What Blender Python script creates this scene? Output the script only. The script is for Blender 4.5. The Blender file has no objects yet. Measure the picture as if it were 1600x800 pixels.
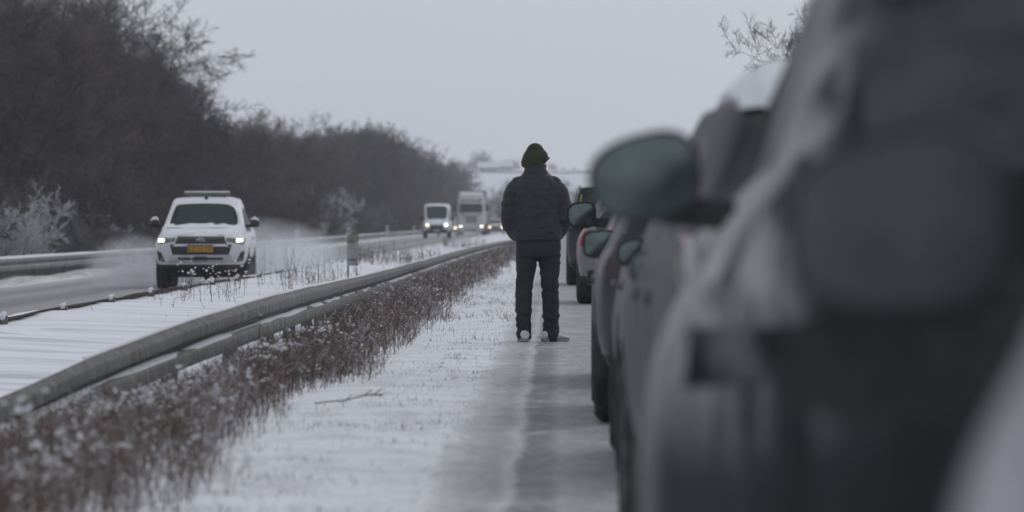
import bpy, bmesh, math, random
import numpy as np
from mathutils import Vector, Matrix, noise as mnoise
from mathutils.bvhtree import BVHTree

S = bpy.context.scene
COL = S.collection
R = math.radians
CAM_Z = 1.09
F = 8889.0            # focal length in pixels of the 1600 px wide photograph

# ------------------------------------------------------------------ camera
cam = bpy.data.cameras.new('camera')
cam.sensor_width = 36.0
cam.lens = 200.0
cam.clip_start = 0.1
cam.clip_end = 6000.0
cam.dof.use_dof = True
cam.dof.focus_distance = 57.0
cam.dof.aperture_fstop = 4.6
cam.dof.aperture_blades = 9
camo = bpy.data.objects.new('camera', cam)
COL.objects.link(camo)
camo.location = (0, 0, CAM_Z)
camo.rotation_euler = (math.pi / 2 - 50.0 / F, 0, 70.0 / F)
S.camera = camo

# ------------------------------------------------------------------ sky and light (overcast)
SUN_EL, SUN_AZ = R(38), R(25)
W = bpy.data.worlds.new('World')
S.world = W
W.use_nodes = True
wn = W.node_tree.nodes
wl = W.node_tree.links
wn.clear()
sky = wn.new('ShaderNodeTexSky')
sky.sky_type = 'NISHITA'
sky.sun_disc = False
sky.sun_elevation = SUN_EL
sky.sun_rotation = SUN_AZ
hs = wn.new('ShaderNodeHueSaturation')
hs.inputs['Saturation'].default_value = 0.25
cl = wn.new('ShaderNodeRGB')
cl.outputs[0].default_value = (5.35, 5.62, 6.3, 1)       # the even grey cloud cover
mixw = wn.new('ShaderNodeMix'); mixw.data_type = 'RGBA'
mixw.inputs['Factor'].default_value = 0.90
bg = wn.new('ShaderNodeBackground')
bg.inputs['Strength'].default_value = 0.10
wo = wn.new('ShaderNodeOutputWorld')
wl.new(sky.outputs[0], hs.inputs['Color'])
wl.new(hs.outputs[0], mixw.inputs['A'])
wl.new(cl.outputs[0], mixw.inputs['B'])
wl.new(mixw.outputs['Result'], bg.inputs['Color'])
wl.new(bg.outputs[0], wo.inputs['Surface'])
sl = bpy.data.lights.new('sun', 'SUN')
sl.energy = 0.5
sl.angle = R(25)
sl.color = (1.0, 0.98, 0.95)
so = bpy.data.objects.new('sun', sl)
COL.objects.link(so)
# sun direction: azimuth measured from +Y towards +X
sd = Vector((math.sin(SUN_AZ) * math.cos(SUN_EL), math.cos(SUN_AZ) * math.cos(SUN_EL), math.sin(SUN_EL)))
so.rotation_euler = sd.to_track_quat('Z', 'Y').to_euler()
so.location = (30, 40, 60)

vs = S.view_settings
S.display_settings.display_device = 'sRGB'
vs.view_transform = 'Standard'
vs.look = 'None'
vs.exposure = 0.0
vs.gamma = 1.0
vs.use_curve_mapping = False
S.render.engine = 'CYCLES'
S.cycles.use_denoising = True
S.cycles.max_bounces = 6
S.cycles.diffuse_bounces = 3
S.cycles.glossy_bounces = 3
S.cycles.volume_bounces = 1
S.cycles.volume_step_rate = 1.0
S.cycles.transparent_max_bounces = 12

rng = np.random.default_rng(7)
rnd = random.Random(11)


# ------------------------------------------------------------------ helpers
def tag(o, label=None, cat=None, group=None, kind=None):
    if label: o['label'] = label
    if cat: o['category'] = cat
    if group: o['group'] = group
    if kind: o['kind'] = kind
    return o


def empty(name, loc=(0, 0, 0), rz=0.0):
    o = bpy.data.objects.new(name, None)
    o.empty_display_size = 0.2
    COL.objects.link(o)
    o.location = loc
    o.rotation_euler = (0, 0, rz)
    return o


def link_mesh(name, me, mats, parent=None, smooth=True):
    mats = mats if isinstance(mats, (list, tuple)) else [mats]
    if len(me.materials):                      # keep the material ids of the faces
        for k, m in enumerate(mats):
            if k < len(me.materials): me.materials[k] = m
            else: me.materials.append(m)
    else:
        for m in mats: me.materials.append(m)
    if smooth:
        me.polygons.foreach_set('use_smooth', np.ones(len(me.polygons), bool))
    o = bpy.data.objects.new(name, me)
    COL.objects.link(o)
    if parent is not None:
        o.parent = parent
    return o


def np_mesh(name, verts, quads=None, tris=None, mats=None, qmat=None, tmat=None, parent=None, smooth=False):
    """numpy arrays -> ONE mesh object"""
    me = bpy.data.meshes.new(name)
    verts = np.asarray(verts, np.float32)
    quads = np.zeros((0, 4), np.int32) if quads is None else np.asarray(quads, np.int32)
    tris = np.zeros((0, 3), np.int32) if tris is None else np.asarray(tris, np.int32)
    me.vertices.add(len(verts))
    me.vertices.foreach_set('co', verts.ravel())
    loops = np.concatenate([quads.ravel(), tris.ravel()])
    me.loops.add(len(loops))
    me.loops.foreach_set('vertex_index', loops)
    nq, nt = len(quads), len(tris)
    me.polygons.add(nq + nt)
    starts = np.concatenate([np.arange(nq) * 4, nq * 4 + np.arange(nt) * 3]).astype(np.int32)
    me.polygons.foreach_set('loop_start', starts)
    if qmat is not None or tmat is not None:
        a = np.zeros(nq, np.int32) if qmat is None else np.asarray(qmat, np.int32)
        b = np.zeros(nt, np.int32) if tmat is None else np.asarray(tmat, np.int32)
        me.polygons.foreach_set('material_index', np.concatenate([a, b]))
    me.update(calc_edges=True)
    me.validate()
    o = link_mesh(name, me, mats, parent, smooth)
    return o


class MB:
    """collects shapes, links them as one mesh object"""
    def __init__(self):
        self.v, self.f, self.m = [], [], []

    def add(self, vs_, fs_, mi=0):
        n = len(self.v)
        self.v += [tuple(p) for p in vs_]
        self.f += [tuple(i + n for i in f) for f in fs_]
        self.m += [mi] * len(fs_)

    def box(self, c, s, mi=0, rot=None, bev=0.0):
        bm = bmesh.new()
        bmesh.ops.create_cube(bm, size=1.0)
        for v in bm.verts:
            v.co = Vector((v.co.x * s[0], v.co.y * s[1], v.co.z * s[2]))
        if bev:
            bmesh.ops.bevel(bm, geom=list(bm.edges), offset=bev, segments=2, affect='EDGES', profile=0.6)
        M = Matrix.Translation(c) @ (rot.to_4x4() if rot is not None else Matrix.Identity(4))
        bm.verts.index_update()
        self.add([M @ v.co for v in bm.verts], [[v.index for v in f.verts] for f in bm.faces], mi)
        bm.free()

    def tube(self, pts, radii, n=10, mi=0, sy=1.0, cap=True, round_caps=True):
        pts = [Vector(p) for p in pts]
        if not isinstance(radii, (list, tuple)): radii = [radii] * len(pts)
        radii = list(radii)
        if round_caps:
            d0 = (pts[0] - pts[1]).normalized(); d1 = (pts[-1] - pts[-2]).normalized()
            r0, r1 = radii[0], radii[-1]
            pre = [(pts[0] + d0 * r0 * math.sin(a), r0 * math.cos(a)) for a in (1.35, 0.9, 0.45)]
            post = [(pts[-1] + d1 * r1 * math.sin(a), r1 * math.cos(a)) for a in (0.45, 0.9, 1.35)]
            pts = [p for p, _ in pre] + pts + [p for p, _ in post]
            radii = [r for _, r in pre] + radii + [r for _, r in post]
        vs_, fs_ = [], []
        up = None
        for i, p in enumerate(pts):
            t = (pts[min(i + 1, len(pts) - 1)] - pts[max(i - 1, 0)]).normalized()
            if up is None:
                up = Vector((0, 0, 1)) if abs(t.z) < 0.9 else Vector((0, 1, 0))
            a = (up - t * up.dot(t)).normalized()
            b = t.cross(a)
            up = a
            for k in range(n):
                th = 2 * math.pi * k / n
                vs_.append(p + (a * math.cos(th) + b * math.sin(th) * sy) * radii[i])
        for i in range(len(pts) - 1):
            for k in range(n):
                fs_.append((i * n + k, i * n + (k + 1) % n, (i + 1) * n + (k + 1) % n, (i + 1) * n + k))
        if cap:
            fs_.append(tuple(range(n))[::-1])
            fs_.append(tuple((len(pts) - 1) * n + k for k in range(n)))
        self.add(vs_, fs_, mi)

    def lathe(self, prof, axis='x', c=(0, 0, 0), n=32, mi=0, closed=False):
        """prof: (along axis, radius)"""
        vs_, fs_ = [], []
        for a, r in prof:
            for k in range(n):
                th = 2 * math.pi * k / n
                u, w = r * math.cos(th), r * math.sin(th)
                p = {'x': (a, u, w), 'y': (u, a, w), 'z': (u, w, a)}[axis]
                vs_.append((p[0] + c[0], p[1] + c[1], p[2] + c[2]))
        m = len(prof)
        for i in range(m if closed else m - 1):
            j = (i + 1) % m
            for k in range(n):
                fs_.append((i * n + k, i * n + (k + 1) % n, j * n + (k + 1) % n, j * n + k))
        if not closed:
            if prof[0][1] > 1e-6: fs_.append(tuple(range(n))[::-1])
            if prof[-1][1] > 1e-6: fs_.append(tuple((m - 1) * n + k for k in range(n)))
        self.add(vs_, fs_, mi)

    def loft(self, rings, mi=0, cap=True):
        n = len(rings[0]); vs_, fs_ = [], []
        for r in rings: vs_ += [tuple(p) for p in r]
        for i in range(len(rings) - 1):
            for k in range(n):
                fs_.append((i * n + k, i * n + (k + 1) % n, (i + 1) * n + (k + 1) % n, (i + 1) * n + k))
        if cap:
            fs_.append(tuple(range(n))[::-1])
            fs_.append(tuple((len(rings) - 1) * n + k for k in range(n)))
        self.add(vs_, fs_, mi)

    def mesh(self, name='mesh'):
        me = bpy.data.meshes.new(name)
        me.from_pydata(self.v, [], self.f)
        me.polygons.foreach_set('material_index', self.m)
        me.update()
        bm = bmesh.new(); bm.from_mesh(me)
        bmesh.ops.recalc_face_normals(bm, faces=bm.faces)
        bm.to_mesh(me); bm.free()
        return me

    def build(self, name, mats, parent=None, smooth=True, auto=True):
        me = self.mesh(name)
        o = link_mesh(name, me, mats, parent, smooth)
        if smooth and auto:
            sharp_by_angle(me, R(38))
        return o


def sharp_by_angle(me, ang):
    bm = bmesh.new(); bm.from_mesh(me)
    for e in bm.edges:
        if len(e.link_faces) == 2:
            e.smooth = e.calc_face_angle(0.0) < ang
    bm.to_mesh(me); bm.free()


def copy_tree(o, parent=None):
    c = o.copy()
    COL.objects.link(c)
    if parent is not None: c.parent = parent
    for ch in list(o.children):
        copy_tree(ch, c)
    return c


def evaluated(obj):
    dg = bpy.context.evaluated_depsgraph_get()
    dg.update()
    return bpy.data.meshes.new_from_object(obj.evaluated_get(dg))


def drop(obj):
    me = obj.data
    bpy.data.objects.remove(obj, do_unlink=True)
    if me and me.users == 0: bpy.data.meshes.remove(me)


def vnoise(x, y, seed=0):
    """smooth value noise on arrays"""
    x = np.asarray(x, float); y = np.asarray(y, float)
    xi = np.floor(x).astype(np.int64); yi = np.floor(y).astype(np.int64)
    xf = x - xi; yf = y - yi
    def h(a, b):
        n = (a * 374761393 + b * 668265263 + seed * 1442695041) & 0x7fffffff
        n = ((n ^ (n >> 13)) * 1274126177) & 0x7fffffff
        return ((n ^ (n >> 16)) & 0xffff) / 65535.0
    u = xf * xf * (3 - 2 * xf); v = yf * yf * (3 - 2 * yf)
    return ((h(xi, yi) * (1 - u) + h(xi + 1, yi) * u) * (1 - v) + (h(xi, yi + 1) * (1 - u) + h(xi + 1, yi + 1) * u) * v) * 2 - 1


# ------------------------------------------------------------------ materials
def node_mat(name):
    m = bpy.data.materials.new(name)
    m.use_nodes = True
    nt = m.node_tree
    b = nt.nodes['Principled BSDF']
    return m, nt, b


def coords(nt, scale=(1, 1, 1), which='Object', rot=(0, 0, 0)):
    tc = nt.nodes.new('ShaderNodeTexCoord')
    mp = nt.nodes.new('ShaderNodeMapping')
    mp.inputs['Scale'].default_value = scale
    mp.inputs['Rotation'].default_value = rot
    nt.links.new(tc.outputs[which], mp.inputs['Vector'])
    return mp.outputs[0]


def noise_tex(nt, vec, scale, detail=4, rough=0.55, dist=0.0):
    n = nt.nodes.new('ShaderNodeTexNoise')
    n.inputs['Scale'].default_value = scale
    n.inputs['Detail'].default_value = detail
    n.inputs['Roughness'].default_value = rough
    n.inputs['Distortion'].default_value = dist
    nt.links.new(vec, n.inputs['Vector'])
    return n.outputs['Fac']


def ramp(nt, fac, stops):
    r = nt.nodes.new('ShaderNodeValToRGB')
    e = r.color_ramp.elements
    while len(e) < len(stops): e.new(0.5)
    for k, (p, c) in enumerate(stops):
        e[k].position = p
        e[k].color = (*c, 1) if len(c) == 3 else c
    nt.links.new(fac, r.inputs['Fac'])
    return r.outputs['Color']


def mix(nt, fac, a, b, blend='MIX'):
    m = nt.nodes.new('ShaderNodeMix'); m.data_type = 'RGBA'; m.blend_type = blend
    for sock, v in (('Factor', fac), ('A', a), ('B', b)):
        if isinstance(v, (int, float)): m.inputs[sock].default_value = v
        elif isinstance(v, tuple): m.inputs[sock].default_value = (*v, 1) if len(v) == 3 else v
        else: nt.links.new(v, m.inputs[sock])
    return m.outputs['Result']


def math_n(nt, op, a, b=0.0, clamp=False):
    m = nt.nodes.new('ShaderNodeMath'); m.operation = op; m.use_clamp = clamp
    for i, v in enumerate((a, b)):
        if isinstance(v, (int, float)): m.inputs[i].default_value = v
        else: nt.links.new(v, m.inputs[i])
    return m.outputs[0]


def bump(nt, b, h, strength=0.3, dist=0.02):
    n = nt.nodes.new('ShaderNodeBump')
    n.inputs['Strength'].default_value = strength
    n.inputs['Distance'].default_value = dist
    nt.links.new(h, n.inputs['Height'])
    nt.links.new(n.outputs[0], b.inputs['Normal'])


def pm(name, c1, c2=None, scale=8.0, rough=0.6, metal=0.0, stretch=(1, 1, 1), lo=0.4, hi=0.62, bmp=0.0, detail=4, spec=None, bscale=None, coat=0.0):
    """plain two tone noise material"""
    m, nt, b = node_mat(name)
    b.inputs['Roughness'].default_value = rough
    b.inputs['Metallic'].default_value = metal
    if spec is not None: b.inputs['Specular IOR Level'].default_value = spec
    if coat: b.inputs['Coat Weight'].default_value = coat
    v = coords(nt, stretch)
    n = noise_tex(nt, v, scale, detail)
    col = ramp(nt, n, [(lo, c1), (hi, c2 if c2 else tuple(x * 0.8 for x in c1))])
    nt.links.new(col, b.inputs['Base Color'])
    if bmp:
        bump(nt, b, noise_tex(nt, v, bscale or scale * 2, 5), bmp)
    return m


def paint(name, col, salt=0.35, frost=0.0, frost_col=(0.62, 0.62, 0.64), rough=0.32, metal=0.0, streak=(2.2, 2.2, 0.5), streak_scale=9.0, corner=None, sharp=0.12, spec=0.22):
    """car paint with road salt climbing up from the sill and optional streaks of frozen snow"""
    m, nt, b = node_mat(name)
    b.inputs['Metallic'].default_value = metal
    b.inputs['Specular IOR Level'].default_value = spec
    tc = nt.nodes.new('ShaderNodeTexCoord')
    sep = nt.nodes.new('ShaderNodeSeparateXYZ')
    nt.links.new(tc.outputs['Object'], sep.inputs[0])
    v = coords(nt, (1, 1, 1))
    n1 = noise_tex(nt, v, 3.0, 6, 0.62)
    n2 = noise_tex(nt, v, 26.0, 5, 0.6)
    # salt: more near the wheels and sills
    low = nt.nodes.new('ShaderNodeMapRange')
    low.inputs['From Min'].default_value = 1.15; low.inputs['From Max'].default_value = 0.25
    low.inputs['To Min'].default_value = 0.0; low.inputs['To Max'].default_value = 1.0
    nt.links.new(sep.outputs['Z'], low.inputs['Value'])
    f = math_n(nt, 'MULTIPLY', low.outputs[0], salt)
    f = math_n(nt, 'MULTIPLY', f, math_n(nt, 'ADD', math_n(nt, 'MULTIPLY', n1, 1.6), -0.05), True)
    f = math_n(nt, 'MULTIPLY', f, math_n(nt, 'ADD', n2, 0.5), True)
    col_ = mix(nt, f, col, (0.235, 0.232, 0.235))
    if frost:
        vs2 = coords(nt, streak)
        ns = noise_tex(nt, vs2, streak_scale, 6, 0.6, 0.4)
        fr = ramp(nt, ns, [(0.66 - 0.28 * frost, (0, 0, 0)), (0.66 - 0.28 * frost + sharp, (1, 1, 1))])
        sp = nt.nodes.new('ShaderNodeSeparateColor')
        nt.links.new(fr, sp.inputs[0])
        fz = math_n(nt, 'MULTIPLY', sp.outputs[0], min(1.0, 0.45 + frost * 0.5))
        if corner:                              # snow blown against one corner of the car, thinning out below
            cx0, cx1, cz0, cz1 = corner
            mx1 = nt.nodes.new('ShaderNodeMapRange'); mx1.inputs['From Min'].default_value = cx0; mx1.inputs['From Max'].default_value = cx1
            nt.links.new(sep.outputs['X'], mx1.inputs['Value'])
            mz1 = nt.nodes.new('ShaderNodeMapRange'); mz1.inputs['From Min'].default_value = cz0; mz1.inputs['From Max'].default_value = cz1
            mz1.inputs['To Min'].default_value = 0.05
            nt.links.new(math_n(nt, 'ADD', sep.outputs['Z'], math_n(nt, 'MULTIPLY', n1, 0.25)), mz1.inputs['Value'])
            fz = math_n(nt, 'MULTIPLY', fz, math_n(nt, 'MULTIPLY', mx1.outputs[0], mz1.outputs[0]))
        col_ = mix(nt, fz, col_, frost_col)
        rg = mix(nt, fz, (rough,) * 3, (0.8,) * 3)
    else:
        rg = mix(nt, f, (rough,) * 3, (0.75,) * 3)
    nt.links.new(col_, b.inputs['Base Color'])
    nt.links.new(rg, b.inputs['Roughness'])
    return m


def glow(name, col, strength):
    m, nt, b = node_mat(name)
    b.inputs['Base Color'].default_value = (*[min(1, c) for c in col], 1)
    b.inputs['Emission Color'].default_value = (*col, 1)
    b.inputs['Emission Strength'].default_value = strength
    return m


M = {}
M['snow_lump'] = pm('snow_lump', (0.80, 0.81, 0.83), (0.70, 0.71, 0.73), 14, 0.85, bmp=0.25, bscale=60)
M['glass_dark'] = pm('dark_window_glass', (0.016, 0.020, 0.022), (0.035, 0.039, 0.040), 5, 0.42, spec=0.12)
M['glass_rear'] = pm('rear_window_glass', (0.03, 0.034, 0.038), (0.065, 0.07, 0.075), 4, 0.40, spec=0.25)
M['mirror'] = pm('mirror_glass', (0.155, 0.185, 0.182), (0.118, 0.142, 0.142), 9, 0.12, metal=1.0)
M['mirror_dull'] = pm('dirty_mirror_glass', (0.135, 0.143, 0.152), (0.10, 0.107, 0.115), 9, 0.35, metal=1.0)
M['black_plastic'] = pm('black_plastic', (0.018, 0.018, 0.020), (0.035, 0.035, 0.037), 30, 0.55, bmp=0.05)
M['dirty_plastic'] = pm('salt_dusted_plastic', (0.028, 0.028, 0.031), (0.085, 0.084, 0.085), 9, 0.7, lo=0.45, hi=0.8, spec=0.2)
M['tyre'] = pm('tyre_rubber', (0.016, 0.016, 0.017), (0.055, 0.054, 0.052), 11, 0.85, bmp=0.2)
M['rim'] = pm('rim_metal', (0.16, 0.16, 0.165), (0.07, 0.07, 0.07), 14, 0.45, metal=0.6)
M['tail_red'] = pm('tail_lamp_red', (0.30, 0.012, 0.016), (0.20, 0.01, 0.012), 20, 0.25)
M['tail_dark'] = pm('tail_lamp_smoked', (0.035, 0.014, 0.017), (0.05, 0.035, 0.038), 9, 0.35)
M['chrome'] = pm('chrome_trim', (0.55, 0.56, 0.57), (0.40, 0.40, 0.41), 12, 0.25, metal=1.0)
M['arch'] = pm('wheel_arch_liner', (0.012, 0.012, 0.012), (0.022, 0.022, 0.022), 20, 0.95)
M['lamp_glass'] = pm('headlamp_glass', (0.10, 0.105, 0.11), (0.20, 0.20, 0.21), 16, 0.15)
M['lit'] = glow('lit_headlamp', (1.0, 0.84, 0.60), 2.6)
M['lit_white'] = glow('lit_headlamp_white', (1.0, 0.95, 0.88), 4.0)
M['lit_yellow'] = glow('lit_headlamp_yellow', (1.0, 0.80, 0.45), 3.5)
M['plate_y'] = pm('yellow_plate', (0.52, 0.29, 0.025), (0.44, 0.24, 0.02), 20, 0.5)
M['plate_w'] = pm('white_plate', (0.6, 0.6, 0.6), (0.5, 0.5, 0.5), 20, 0.5)
M['plate_blue'] = pm('plate_blue', (0.03, 0.025, 0.13), (0.03, 0.02, 0.10), 20, 0.5)
M['ink'] = pm('plate_lettering', (0.10, 0.055, 0.012), (0.08, 0.04, 0.01), 20, 0.6)

# =================================================================== THE SETTING
def road_z(y):
    """level of the oncoming carriageway: a little lower than ours near the camera"""
    return np.interp(y, [-300, 120, 400, 3000], [-0.20, -0.20, 0.08, 0.08])


def hill_z(y, x):
    t = np.clip((np.asarray(y, float) - 1250) / 1250, 0, 1)
    h = 24.6 * (0.8 * t + 0.2 * t * t * (3 - 2 * t))
    return h + np.where(t > 0, t * (vnoise(np.asarray(x) / 160.0, np.asarray(y) / 300.0, 5) * 1.2), 0) - np.clip((np.asarray(y) - 2520) / 200, 0, 1) * 6


def ground_z(x, y):
    x = np.asarray(x, float); y = np.asarray(y, float)
    rz = road_z(y)
    z = np.zeros(np.broadcast(x, y).shape)
    zl = np.interp(x, [-40, -17, -13.2, -12.4, -11.6, -11.25, -11.2, -6.4, -6.3, -6.0], [0.35, 0.1, 0.06, 0.04, 0.02, 0, 0, 0, 0, 1])
    # left of the median the level follows the oncoming carriageway
    left = x < -6.0
    z = np.where(left, rz + zl * np.where(x > -6.3, -rz, 1.0), z)
    z = np.where((x <= -6.0) & (x > -6.3), rz * (1 - (x + 6.3) / 0.3), z)
    med = np.clip((x + 6.05) / 0.2, 0, 1) * np.clip((-0.55 - x) / 0.3, 0, 1)
    near = np.clip((150 - y) / 100, 0.25, 1)
    z = z + med * near * (np.where(x < -2.3, 1.0, 0.35) * (vnoise(x / 0.9, y / 0.75, 1) * 0.016 + vnoise(x / 0.3, y / 0.3, 2) * 0.007) + vnoise(x / 3, y / 3.5, 3) * 0.02)
    # the median lies a touch higher towards the buried rail
    z = z + np.where((x > -6.0) & (x < -2.6), 0.10 * np.clip((-2.6 - x) / 2.6, 0, 1), 0)
    bank = np.clip((x + 13.6) / 0.6, 0, 1) * np.clip((-11.45 - x) / 0.3, 0, 1)
    z = z + bank * (0.05 + 0.06 * vnoise(x / 0.7, y / 1.6, 4))
    z = z + np.where(x > 3.4, np.clip((x - 3.4) / 4, 0, 1) * 0.25, 0)
    return z + hill_z(y, x)


YS = np.unique(np.round(np.concatenate([[-300, -150, -60, -30, -10, 0, 8], np.arange(16, 62, 0.22), np.arange(62, 120, 0.6), np.arange(120, 400, 4),
                                        np.arange(400, 1240, 20), np.arange(1240, 2800, 40)]), 3))
XS = np.unique(np.round(np.concatenate([[-650, -420, -260, -150, -90, -60, -40, -30, -24, -20, -17, -15, -14.2, -13.8], np.arange(-13.6, -11.2, 0.2), [-11.2, -9, -7.5, -6.4],
                                        np.arange(-6.35, -0.3, 0.11), [-0.3, 0.5, 1.5, 2.4, 3.2, 3.4, 4, 5, 7.4, 10, 15, 25, 45, 80, 140, 250, 420, 650]]), 3))


def sheet(name, xs, ys, zfun, mat, label):
    X, Y = np.meshgrid(xs, ys)
    Z = zfun(X, Y)
    v = np.stack([X, Y, Z], -1).reshape(-1, 3)
    nx, ny = len(xs), len(ys)
    i, j = np.meshgrid(np.arange(nx - 1), np.arange(ny - 1))
    a = (j * nx + i).ravel()
    q = np.stack([a, a + 1, a + nx + 1, a + nx], -1)
    o = np_mesh(name, v, q, None, [mat], smooth=True)
    tag(o, label, kind='structure')
    return o


# ground snow
m, nt, b = node_mat('ground_snow')
b.inputs['Roughness'].default_value = 0.85
v1 = coords(nt, (1, 1, 1))
v2 = coords(nt, (0.22, 1.5, 1))
n_fine = noise_tex(nt, v1, 9.0, 6, 0.65)
n_mid = noise_tex(nt, v1, 1.3, 5, 0.6)
n_str = noise_tex(nt, v2, 0.9, 4, 0.55)
tc = nt.nodes.new('ShaderNodeTexCoord'); sp = nt.nodes.new('ShaderNodeSeparateXYZ')
nt.links.new(tc.outputs['Object'], sp.inputs[0])
# wind packed ridges lie on the median only; the verge is plain but patchy
rid = nt.nodes.new('ShaderNodeMapRange'); rid.inputs['From Min'].default_value = -2.0; rid.inputs['From Max'].default_value = -2.5
nt.links.new(sp.outputs['X'], rid.inputs['Value'])
c1_ = ramp(nt, n_str, [(0.34, (0.54, 0.55, 0.58)), (0.52, (0.82, 0.83, 0.855))])
c2_ = ramp(nt, noise_tex(nt, coords(nt, (1.4, 0.7, 1)), 2.2, 8, 0.7), [(0.36, (0.60, 0.60, 0.62)), (0.54, (0.80, 0.81, 0.835))])
c_ = mix(nt, rid.outputs[0], c2_, c1_)
# stubble and soil showing through the thin snow of the verge next to the lane
mr = nt.nodes.new('ShaderNodeMapRange'); mr.inputs['From Min'].default_value = -2.6; mr.inputs['From Max'].default_value = -2.0
nt.links.new(sp.outputs['X'], mr.inputs['Value'])
spk = noise_tex(nt, coords(nt, (1.6, 0.8, 1)), 16.0, 5, 0.7)
spk2 = ramp(nt, spk, [(0.53, (0, 0, 0)), (0.66, (1, 1, 1))])
sc_ = nt.nodes.new('ShaderNodeSeparateColor'); nt.links.new(spk2, sc_.inputs[0])
f_ = math_n(nt, 'MULTIPLY', sc_.outputs[0], mr.outputs[0])
f_ = math_n(nt, 'MULTIPLY', f_, math_n(nt, 'ADD', n_mid, 0.15), True)
c_ = mix(nt, math_n(nt, 'MULTIPLY', f_, 0.85), c_, (0.28, 0.25, 0.23))
# ground under the trees: litter and snow in patches
mt = nt.nodes.new('ShaderNodeMapRange'); mt.inputs['From Min'].default_value = -13.5; mt.inputs['From Max'].default_value = -15.5
nt.links.new(sp.outputs['X'], mt.inputs['Value'])
my = nt.nodes.new('ShaderNodeMapRange'); my.inputs['From Min'].default_value = 1150; my.inputs['From Max'].default_value = 1050
nt.links.new(sp.outputs['Y'], my.inputs['Value'])
mf = nt.nodes.new('ShaderNodeMapRange'); mf.inputs['From Min'].default_value = -38; mf.inputs['From Max'].default_value = -32
nt.links.new(sp.outputs['X'], mf.inputs['Value'])
mt2 = math_n(nt, 'MULTIPLY', math_n(nt, 'MULTIPLY', mt.outputs[0], my.outputs[0]), mf.outputs[0])
lit = ramp(nt, n_mid, [(0.45, (0.07, 0.06, 0.055)), (0.62, (0.5, 0.5, 0.5))])
c_ = mix(nt, mt2, c_, lit)
# brown soil in the bank under the far rail
bk = nt.nodes.new('ShaderNodeMapRange'); bk.inputs['From Min'].default_value = -11.2; bk.inputs['From Max'].default_value = -11.5
nt.links.new(sp.outputs['X'], bk.inputs['Value'])
bn = ramp(nt, noise_tex(nt, coords(nt, (2, 0.5, 1)), 2.2, 5, 0.65), [(0.42, (0.42, 0.39, 0.365)), (0.6, (0.76, 0.75, 0.75))])
c_ = mix(nt, math_n(nt, 'MULTIPLY', bk.outputs[0], math_n(nt, 'SUBTRACT', 1.0, mt.outputs[0])), c_, bn)
nt.links.new(c_, b.inputs['Base Color'])
bump(nt, b, math_n(nt, 'ADD', math_n(nt, 'MULTIPLY', n_fine, 0.6), n_mid), 0.55, 0.03)
M['ground'] = m
ground = sheet('ground', XS, YS, lambda X, Y: ground_z(X, Y) - np.where(((X > -0.5) & (X < 3.3)), 0.0, 0.0), m, 'snow covered ground with the median, verges and far fields')

# our lane: wind blown snow over asphalt, with dark wheel tracks
m, nt, b = node_mat('snowy_lane')
tc = nt.nodes.new('ShaderNodeTexCoord'); sp = nt.nodes.new('ShaderNodeSeparateXYZ')
nt.links.new(tc.outputs['Object'], sp.inputs[0])
vn = coords(nt, (1.0, 0.18, 1))
w1 = noise_tex(nt, vn, 3.5, 5, 0.6)
w2 = noise_tex(nt, coords(nt, (1, 0.35, 1)), 17.0, 5, 0.65)
xx = math_n(nt, 'ADD', sp.outputs['X'], math_n(nt, 'MULTIPLY', math_n(nt, 'SUBTRACT', w1, 0.5), 0.12))
xx = math_n(nt, 'ADD', xx, math_n(nt, 'MULTIPLY', math_n(nt, 'SUBTRACT', w2, 0.5), 0.05))
mr = nt.nodes.new('ShaderNodeMapRange'); mr.inputs['From Min'].default_value = -0.6; mr.inputs['From Max'].default_value = 3.4
nt.links.new(xx, mr.inputs['Value'])
def px(x): return (x + 0.6) / 4.0
c_ = ramp(nt, mr.outputs[0], [(px(-0.56), (0.80, 0.81, 0.83)), (px(-0.43), (0.50, 0.485, 0.485)), (px(-0.27), (0.35, 0.338, 0.34)), (px(-0.20), (0.50, 0.50, 0.51)),
                              (px(-0.155), (0.165, 0.163, 0.17)), (px(-0.055), (0.19, 0.187, 0.195)), (px(0.02), (0.35, 0.347, 0.355)), (px(0.35), (0.29, 0.288, 0.296)),
                              (px(1.4), (0.5, 0.5, 0.5)), (px(1.55), (0.26, 0.255, 0.26)), (px(1.75), (0.28, 0.275, 0.28)), (px(2.2), (0.5, 0.5, 0.5))])
drift = noise_tex(nt, coords(nt, (1.3, 0.55, 1)), 2.6, 8, 0.72)
dr = ramp(nt, drift, [(0.50, (0, 0, 0)), (0.72, (1, 1, 1))])
sc_ = nt.nodes.new('ShaderNodeSeparateColor'); nt.links.new(dr, sc_.inputs[0])
c_ = mix(nt, math_n(nt, 'MULTIPLY', sc_.outputs[0], 0.6), c_, (0.66, 0.665, 0.68))
wet = ramp(nt, noise_tex(nt, coords(nt, (1.0, 0.30, 1)), 1.4, 8, 0.7), [(0.36, (0.80, 0.80, 0.81)), (0.60, (1.06, 1.06, 1.06))])
c_ = mix(nt, 1.0, c_, wet, 'MULTIPLY')
mot = ramp(nt, noise_tex(nt, coords(nt, (1.6, 0.5, 1)), 9.0, 8, 0.75), [(0.40, (0.72, 0.715, 0.71)), (0.60, (1.10, 1.10, 1.10))])
c_ = mix(nt, 1.0, c_, mot, 'MULTIPLY')
nt.links.new(c_, b.inputs['Base Color'])
b.inputs['Roughness'].default_value = 0.7
bump(nt, b, w2, 0.25, 0.01)
M['lane'] = m
LY = YS[(YS >= -60) & (YS <= 1240)]
lane = sheet('road', np.array([-0.55, 0.5, 1.5, 2.4, 3.2]), LY, lambda X, Y: np.full_like(X, 0.006), m, 'snow dusted road lane with dark wheel tracks under the standing queue')

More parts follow.
